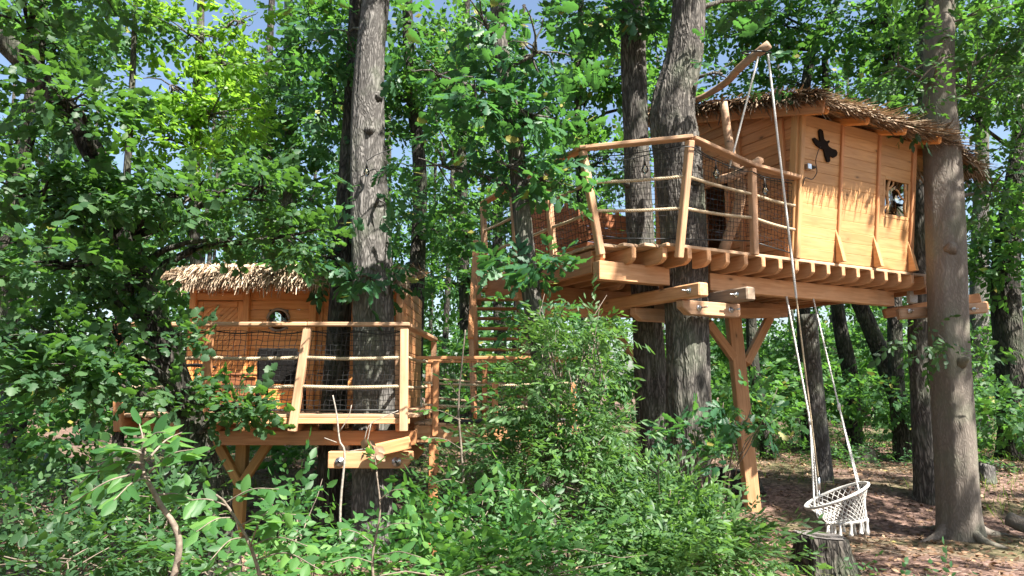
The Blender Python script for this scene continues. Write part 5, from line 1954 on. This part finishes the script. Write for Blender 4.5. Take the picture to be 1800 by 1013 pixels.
def sapling(label, stem, rstem, twigs_, size, group=None, mat=None):
    """stem: points; twigs_: list of (start, end, leaves): every leaf its own object"""
    base = Vector(stem[0])
    t = thing('sapling', label, 'sapling', base, group)
    n = max(8, len(stem) * 5)
    parts = [tube(spline(stem, n), np.linspace(rstem, rstem * .45, n), 8, rough=.05)]
    for (p0, p1, nl) in twigs_:
        p0, p1 = Vector(p0), Vector(p1)
        mid = (p0 + p1) / 2 + Vector((0, 0, .10 * (p1 - p0).length))
        C = spline([p0, mid, p1], 12)
        parts.append(tube(C, np.linspace(rstem * .4, .002, 12), 5))
        for k in range(nl):
            f = .15 + .85 * (k + .5) / nl
            i = min(10, int(f * 11))
            pos = Vector(C[i] + (C[i + 1] - C[i]) * (f * 11 - i))
            d = Vector(C[i + 1] - C[i]).normalized()
            side = 1 if k % 2 else -1
            if k == nl - 1:
                side = 0
            up = (Vector((0, -.25, 1)) + Vector(rng.normal(scale=.35, size=3))).normalized()
            xax = d.cross(up).normalized()
            fw = (d * (.75 if side else 1.4) + xax * side * .9 + Vector((0, 0, random.uniform(-.35, .15)))).normalized()
            x2 = fw.cross(up).normalized()
            z2 = x2.cross(fw)
            s = size * random.uniform(.6, 1.2) * (1 - .25 * f)
            M = Matrix((x2 * s, fw * s, z2 * s)).transposed().to_4x4()
            M.translation = pos
            o = obj('leaf', random.choice(LEAFM), None, t, M)
    V, F = joinVF(parts)
    obj_np('stem', V, F, M_TWIG, t, smooth_shade=True)
    return t


Y0 = 3.3
sapling('bent sapling with large glossy oval leaves below the low platform corner',
        [W(295, 1060, Y0), W(315, 950, Y0), W(278, 880, Y0), W(250, 820, Y0 + .02), W(255, 770, Y0)], .017,
        [(W(255, 830, Y0), W(120, 890, Y0 - .1), 13), (W(252, 815, Y0), W(160, 835, Y0 + .1), 10), (W(255, 800, Y0), W(245, 745, Y0 + .05), 9), (W(262, 830, Y0), W(340, 790, Y0 - .1), 11),
         (W(270, 870, Y0), W(350, 885, Y0 + .15), 9), (W(258, 810, Y0), W(320, 760, Y0 + .2), 8), (W(262, 840, Y0), W(200, 880, Y0 - .25), 9), (W(252, 790, Y0), W(290, 760, Y0 - .2), 7), (W(256, 800, Y0), W(190, 790, Y0), 9), (W(256, 790, Y0), W(130, 860, Y0 + .2), 12)], .125)
sapling('leafy shoot with bright pointed leaves beside the bent sapling',
        [W(470, 1060, 3.4), W(440, 960, 3.4), W(400, 890, 3.4), W(380, 870, 3.35)], .010,
        [(W(395, 885, 3.4), W(490, 860, 3.3), 12), (W(400, 890, 3.4), W(330, 880, 3.3), 9), (W(420, 925, 3.4), W(520, 905, 3.3), 10), (W(410, 910, 3.4), W(345, 935, 3.2), 9), (W(440, 960, 3.4), W(540, 960, 3.2), 10),
         (W(430, 945, 3.4), W(370, 985, 3.1), 9), (W(450, 985, 3.4), W(560, 1000, 3.1), 9), (W(440, 960, 3.4), W(470, 900, 3.2), 8)], .11)
sapling('fresh shoot with rounded leaves rising in front of the clamped grey trunk',
        [W(660, 1060, 3.7), W(655, 980, 3.7), W(668, 900, 3.7), W(662, 830, 3.7)], .008,
        [(W(660, 960, 3.7), W(600, 930, 3.6), 8), (W(660, 940, 3.7), W(720, 920, 3.6), 8), (W(666, 880, 3.7), W(710, 860, 3.6), 5), (W(664, 840, 3.7), W(655, 790, 3.7), 6),
         (W(657, 985, 3.7), W(740, 980, 3.5), 9), (W(657, 990, 3.7), W(580, 990, 3.5), 9)], .095)
sapling('thin sapling with small pale leaves standing before the walkway railing',
        [W(820, 1050, 5.6), W(815, 850, 5.6), W(806, 720, 5.6), W(812, 640, 5.6), W(818, 580, 5.6)], .011,
        [(W(808, 700, 5.6), W(770, 660, 5.5), 8), (W(806, 720, 5.6), W(860, 690, 5.5), 9), (W(812, 790, 5.6), W(750, 770, 5.4), 10), (W(812, 800, 5.6), W(870, 780, 5.4), 9), (W(810, 740, 5.6), W(735, 720, 5.5), 9),
         (W(814, 850, 5.6), W(760, 850, 5.4), 8), (W(814, 660, 5.6), W(845, 640, 5.5), 6)], .085)
# bare twig with dried pods before the clamp beam
bt = thing('bare_sapling', 'pale bare twig with a bunch of shrivelled leaves in front of the clamp beam', 'sapling', W(600, 1060, 4.6))
bp = [tube(spline([W(600, 1060, 4.6), W(598, 900, 4.6), W(606, 800, 4.6), W(597, 775, 4.6), W(592, 730, 4.6), W(585, 695, 4.6)], 20), np.linspace(.009, .004, 20), 6),
      tube(spline([W(596, 760, 4.6), W(612, 735, 4.6), W(618, 712, 4.6)], 6), .003, 5), tube(spline([W(606, 795, 4.6), W(636, 790, 4.6), W(660, 788, 4.6)], 6), .003, 5),
      tube(spline([W(592, 778, 4.6), W(570, 770, 4.6)], 4), .003, 5), tube(spline([W(640, 775, 4.6), W(652, 745, 4.6), W(700, 722, 4.6)], 8), .003, 5), tube(spline([W(652, 745, 4.6), W(645, 780, 4.6)], 5), .003, 5)]
V, F = joinVF(bp)
obj_np('stem', V, F, plain('pale_twig', (.27, .235, .20), .8, var=.3, scale=60), bt)
for k in range(12):
    p = W(648 + random.uniform(-14, 14), 785 + random.uniform(-14, 22), 4.58 + random.uniform(-.04, .04))
    M = Matrix.Translation(p) @ Euler((random.uniform(-2, -1), random.uniform(-1, 1), random.uniform(-3, 3))).to_matrix().to_4x4() @ Matrix.Scale(random.uniform(.05, .085), 4)
    me = LEAFM[3]
    o = bpy.data.objects.new('shrivelled_leaf', me)
    COL.objects.link(o)
    o.material_slots[0].link = 'OBJECT'
    o.material_slots[0].material = M_DEAD
    place(o, M, bt)


# ------------------------------------------------------------------ stumps, logs
def stump(name, label, px, py, Y, r, h, tilt=(0, 0), mat=M_BARK_DARK, top=M_OLD, seed=0):
    p = W(px, py, Y)
    p.z = float(gh(p.x, p.y)) - .04
    t = thing(name, label, 'stump', p)
    (V, F), C, rr = trunk_vf([p, p + Vector((tilt[0] * .5, tilt[1] * .5, h * .5)), p + Vector((tilt[0], tilt[1], h))], [r * 1.12, r * 1.0, r * .93], 40, .04, .09, .25, seed)
    # slope of the cut
    n_ = 40
    for k in range(n_):
        i = len(V) - 2 - n_ + k
        V[i, 2] += (V[i, 0] - C[-1][0]) * -.16
    obj_np('bark', V, F, mat, t)
    th_ = np.linspace(0, 2 * np.pi, n_, endpoint=False)
    ring = V[len(V) - 2 - n_:len(V) - 2]
    c = ring.mean(0)
    Vt = np.concatenate([c + (ring - c) * s + np.array([0, 0, .012 - .02 * (1 - s)]) for s in (.97, .75, .5, .25)] + [c[None] - np.array([0, 0, .005])])
    F2_ = []
    for q in range(3):
        for k in range(n_):
            a_, b_ = q * n_ + k, q * n_ + (k + 1) % n_
            F2_ += [[a_, b_, b_ + n_], [a_, b_ + n_, a_ + n_]]
    for k in range(n_):
        F2_.append([3 * n_ + k, 3 * n_ + (k + 1) % n_, 4 * n_])
    obj_np('cut_face', Vt, np.array(F2_), top, t)
    return t


def ringwood():
    m, n, l, out = new_mat('cut_wood')
    tc = N(n, 'ShaderNodeTexCoord')
    wv = N(n, 'ShaderNodeTexWave', wave_type='RINGS', rings_direction='Z')
    wv.inputs['Scale'].default_value = 14
    wv.inputs['Distortion'].default_value = 3
    wv.inputs['Detail'].default_value = 3
    l.new(tc.outputs['Object'], wv.inputs['Vector'])
    r = ramp(n, [(.2, (.07, .06, .056)), (.8, (.14, .125, .118))])
    l.new(wv.outputs['Fac'], r.inputs[0])
    p = N(n, 'ShaderNodeBsdfPrincipled')
    p.inputs['Roughness'].default_value = .8
    l.new(r.outputs[0], p.inputs['Base Color'])
    l.new(p.outputs[0], out.inputs[0])
    return m


M_CUT = ringwood()
stump('stump', 'weathered grey stump with sloping sawn top beside the hanging chair', 1452, 1003, 7.2, .225, .38, (-.03, 0), M_BARK_DARK, M_CUT, 71)
stump('stump', 'low dark stump behind the foot of the Y-shaped post', 1296, 818, 11.3, .30, .28, (0, 0), M_BARK_DARK, M_OLD, 72)
stump('stump', 'small pale broken stump in front of the slanting trunks', 1519, 800, 14.5, .16, .34, (.03, 0), M_BARK_TAN, M_CUT, 73)
stump('stump', 'thin splintered stub in the weeds beside the smooth tan trunk', 1735, 882, 11.2, .12, .30, (.04, 0), M_BARK_GREY, M_CUT, 74)
lgp = W(1795, 935, 9.0)
lg2 = thing('log', 'fallen brown log lying at the edge of the clearing past the smooth tan trunk', 'log', (lgp.x, lgp.y, 0))
g0 = float(gh(lgp.x, 9.0))
V, F = tube(spline([W(1775, 925, 9.0) * 1.0, W(1830, 950, 8.7), W(1920, 985, 8.3)], 12), [.085] * 12, 16, rough=.04)
V[:, 2] += (g0 + .08) - V[:, 2].mean()
obj_np('bark', V, F, M_BARK_TAN, lg2, smooth_shade=True)


# ------------------------------------------------------------------ ground cover
def cover():
    n = 34000
    x = rng.uniform(-7, 14, n)
    y = 5.2 + 17 * rng.uniform(0, 1, n) ** 1.6
    P = np.stack([x, y, gh(x, y) + rng.uniform(.004, .03, n)], 1)
    LV, LF = LEAF['diamond']
    s = rng.uniform(.035, .085, n)
    yaw = rng.uniform(0, 6.28, n)
    tl = rng.normal(scale=.35, size=(n, 2))
    Z = np.stack([tl[:, 0], tl[:, 1], np.ones(n)], 1)
    Z /= np.linalg.norm(Z, axis=1, keepdims=True)
    D = np.stack([np.cos(yaw), np.sin(yaw), np.zeros(n)], 1)
    X = np.cross(D, Z)
    X /= np.linalg.norm(X, axis=1, keepdims=True)
    D = np.cross(Z, X)
    V = P[:, None] + s[:, None, None] * (LV[None, :, 0:1] * X[:, None] + (LV[None, :, 1:2] - .5) * D[:, None] + LV[None, :, 2:3] * Z[:, None] * -1)
    F = LF[None] + (np.arange(n) * 4)[:, None, None]
    o = obj_np('leaf_litter', V.reshape(-1, 3), F.reshape(-1, 3), M_DEAD, None, tint=np.repeat(rng.uniform(0, 1, n), 4))
    tagit(o, 'brown dead leaves scattered over the bare forest floor', 'leaf litter', None, 'stuff')
    # grass and low weeds in patches
    Pg = []
    for _ in range(260):
        cx, cy = random.uniform(-8, 15), 5.2 + 20 * random.random() ** 1.3
        if 3.2 < cx < 6.0 and 6.6 < cy < 12.5 and random.random() < .9:
            continue
        k = random.randint(20, 70)
        Pg.append(np.stack([cx + rng.normal(scale=.28, size=k), cy + rng.normal(scale=.3, size=k)], 1))
    Pg = np.concatenate(Pg)
    n = len(Pg)
    P = np.column_stack([Pg, gh(Pg[:, 0], Pg[:, 1])])
    D = np.stack([rng.normal(scale=.35, size=n), rng.normal(scale=.35, size=n), np.ones(n)], 1)
    V, F, t = strands(P, D, (.10, .30), .005, .25, up=(1, 0, 0))
    o = obj_np('grass', V, F, M_GRASS, None, tint=t)
    tagit(o, 'thin grass and blades in tufts on the forest floor', 'grass', None, 'stuff')
    # fallen twigs
    tw = []
    for _ in range(420):
        x, y = random.uniform(2, 10), 5.5 + 11 * random.random() ** 1.3
        an, L = random.uniform(0, 6.28), random.uniform(.08, .45)
        z = float(gh(x, y)) + .012
        p0 = np.array([x, y, z])
        p1 = p0 + L * np.array([math.cos(an), math.sin(an), random.uniform(-.02, .10)])
        tw.append(tube([p0, (p0 + p1) / 2 + rng.normal(scale=.02, size=3), p1], [.005, .004, .002], 4))
    V, F = joinVF(tw)
    o = obj_np('fallen_twigs', V, F, M_TWIG, None)
    tagit(o, 'thin broken twigs lying among the dead leaves', 'twigs', None, 'stuff')
    # low herbs
    Ph = []
    for _ in range(330):
        cx, cy = random.uniform(-9, 16), 4.6 + 18 * random.random() ** 1.3
        if 2.6 < cx < 6.6 and 6.2 < cy < 12.0 and random.random() < .93:
            continue
        k = random.randint(5, 16)
        Ph.append(np.column_stack([cx + rng.normal(scale=.22, size=k), cy + rng.normal(scale=.22, size=k), rng.uniform(.03, .22, k)]))
    for _ in range(260):
        cx, cy = random.uniform(-6, 20), random.uniform(13, 26)
        k = random.randint(10, 26)
        Ph.append(np.column_stack([cx + rng.normal(scale=.4, size=k), cy + rng.normal(scale=.4, size=k), rng.uniform(.05, .4, k)]))
    Ph = np.concatenate(Ph)
    Ph[:, 2] += gh(Ph[:, 0], Ph[:, 1])
    D = rng.normal(size=Ph.shape) * np.array([1, 1, .3]) + np.array([0, 0, .4])
    V, F, T = scatter('beech', Ph, D, .8 * rng.uniform(.6, 1.2, len(Ph)))
    o = obj_np('weeds', V, F, M_LEAF_MID, None, tint=T)
    tagit(o, 'low green weeds spreading over the ground round the clearing', 'weeds', None, 'stuff')


cover()
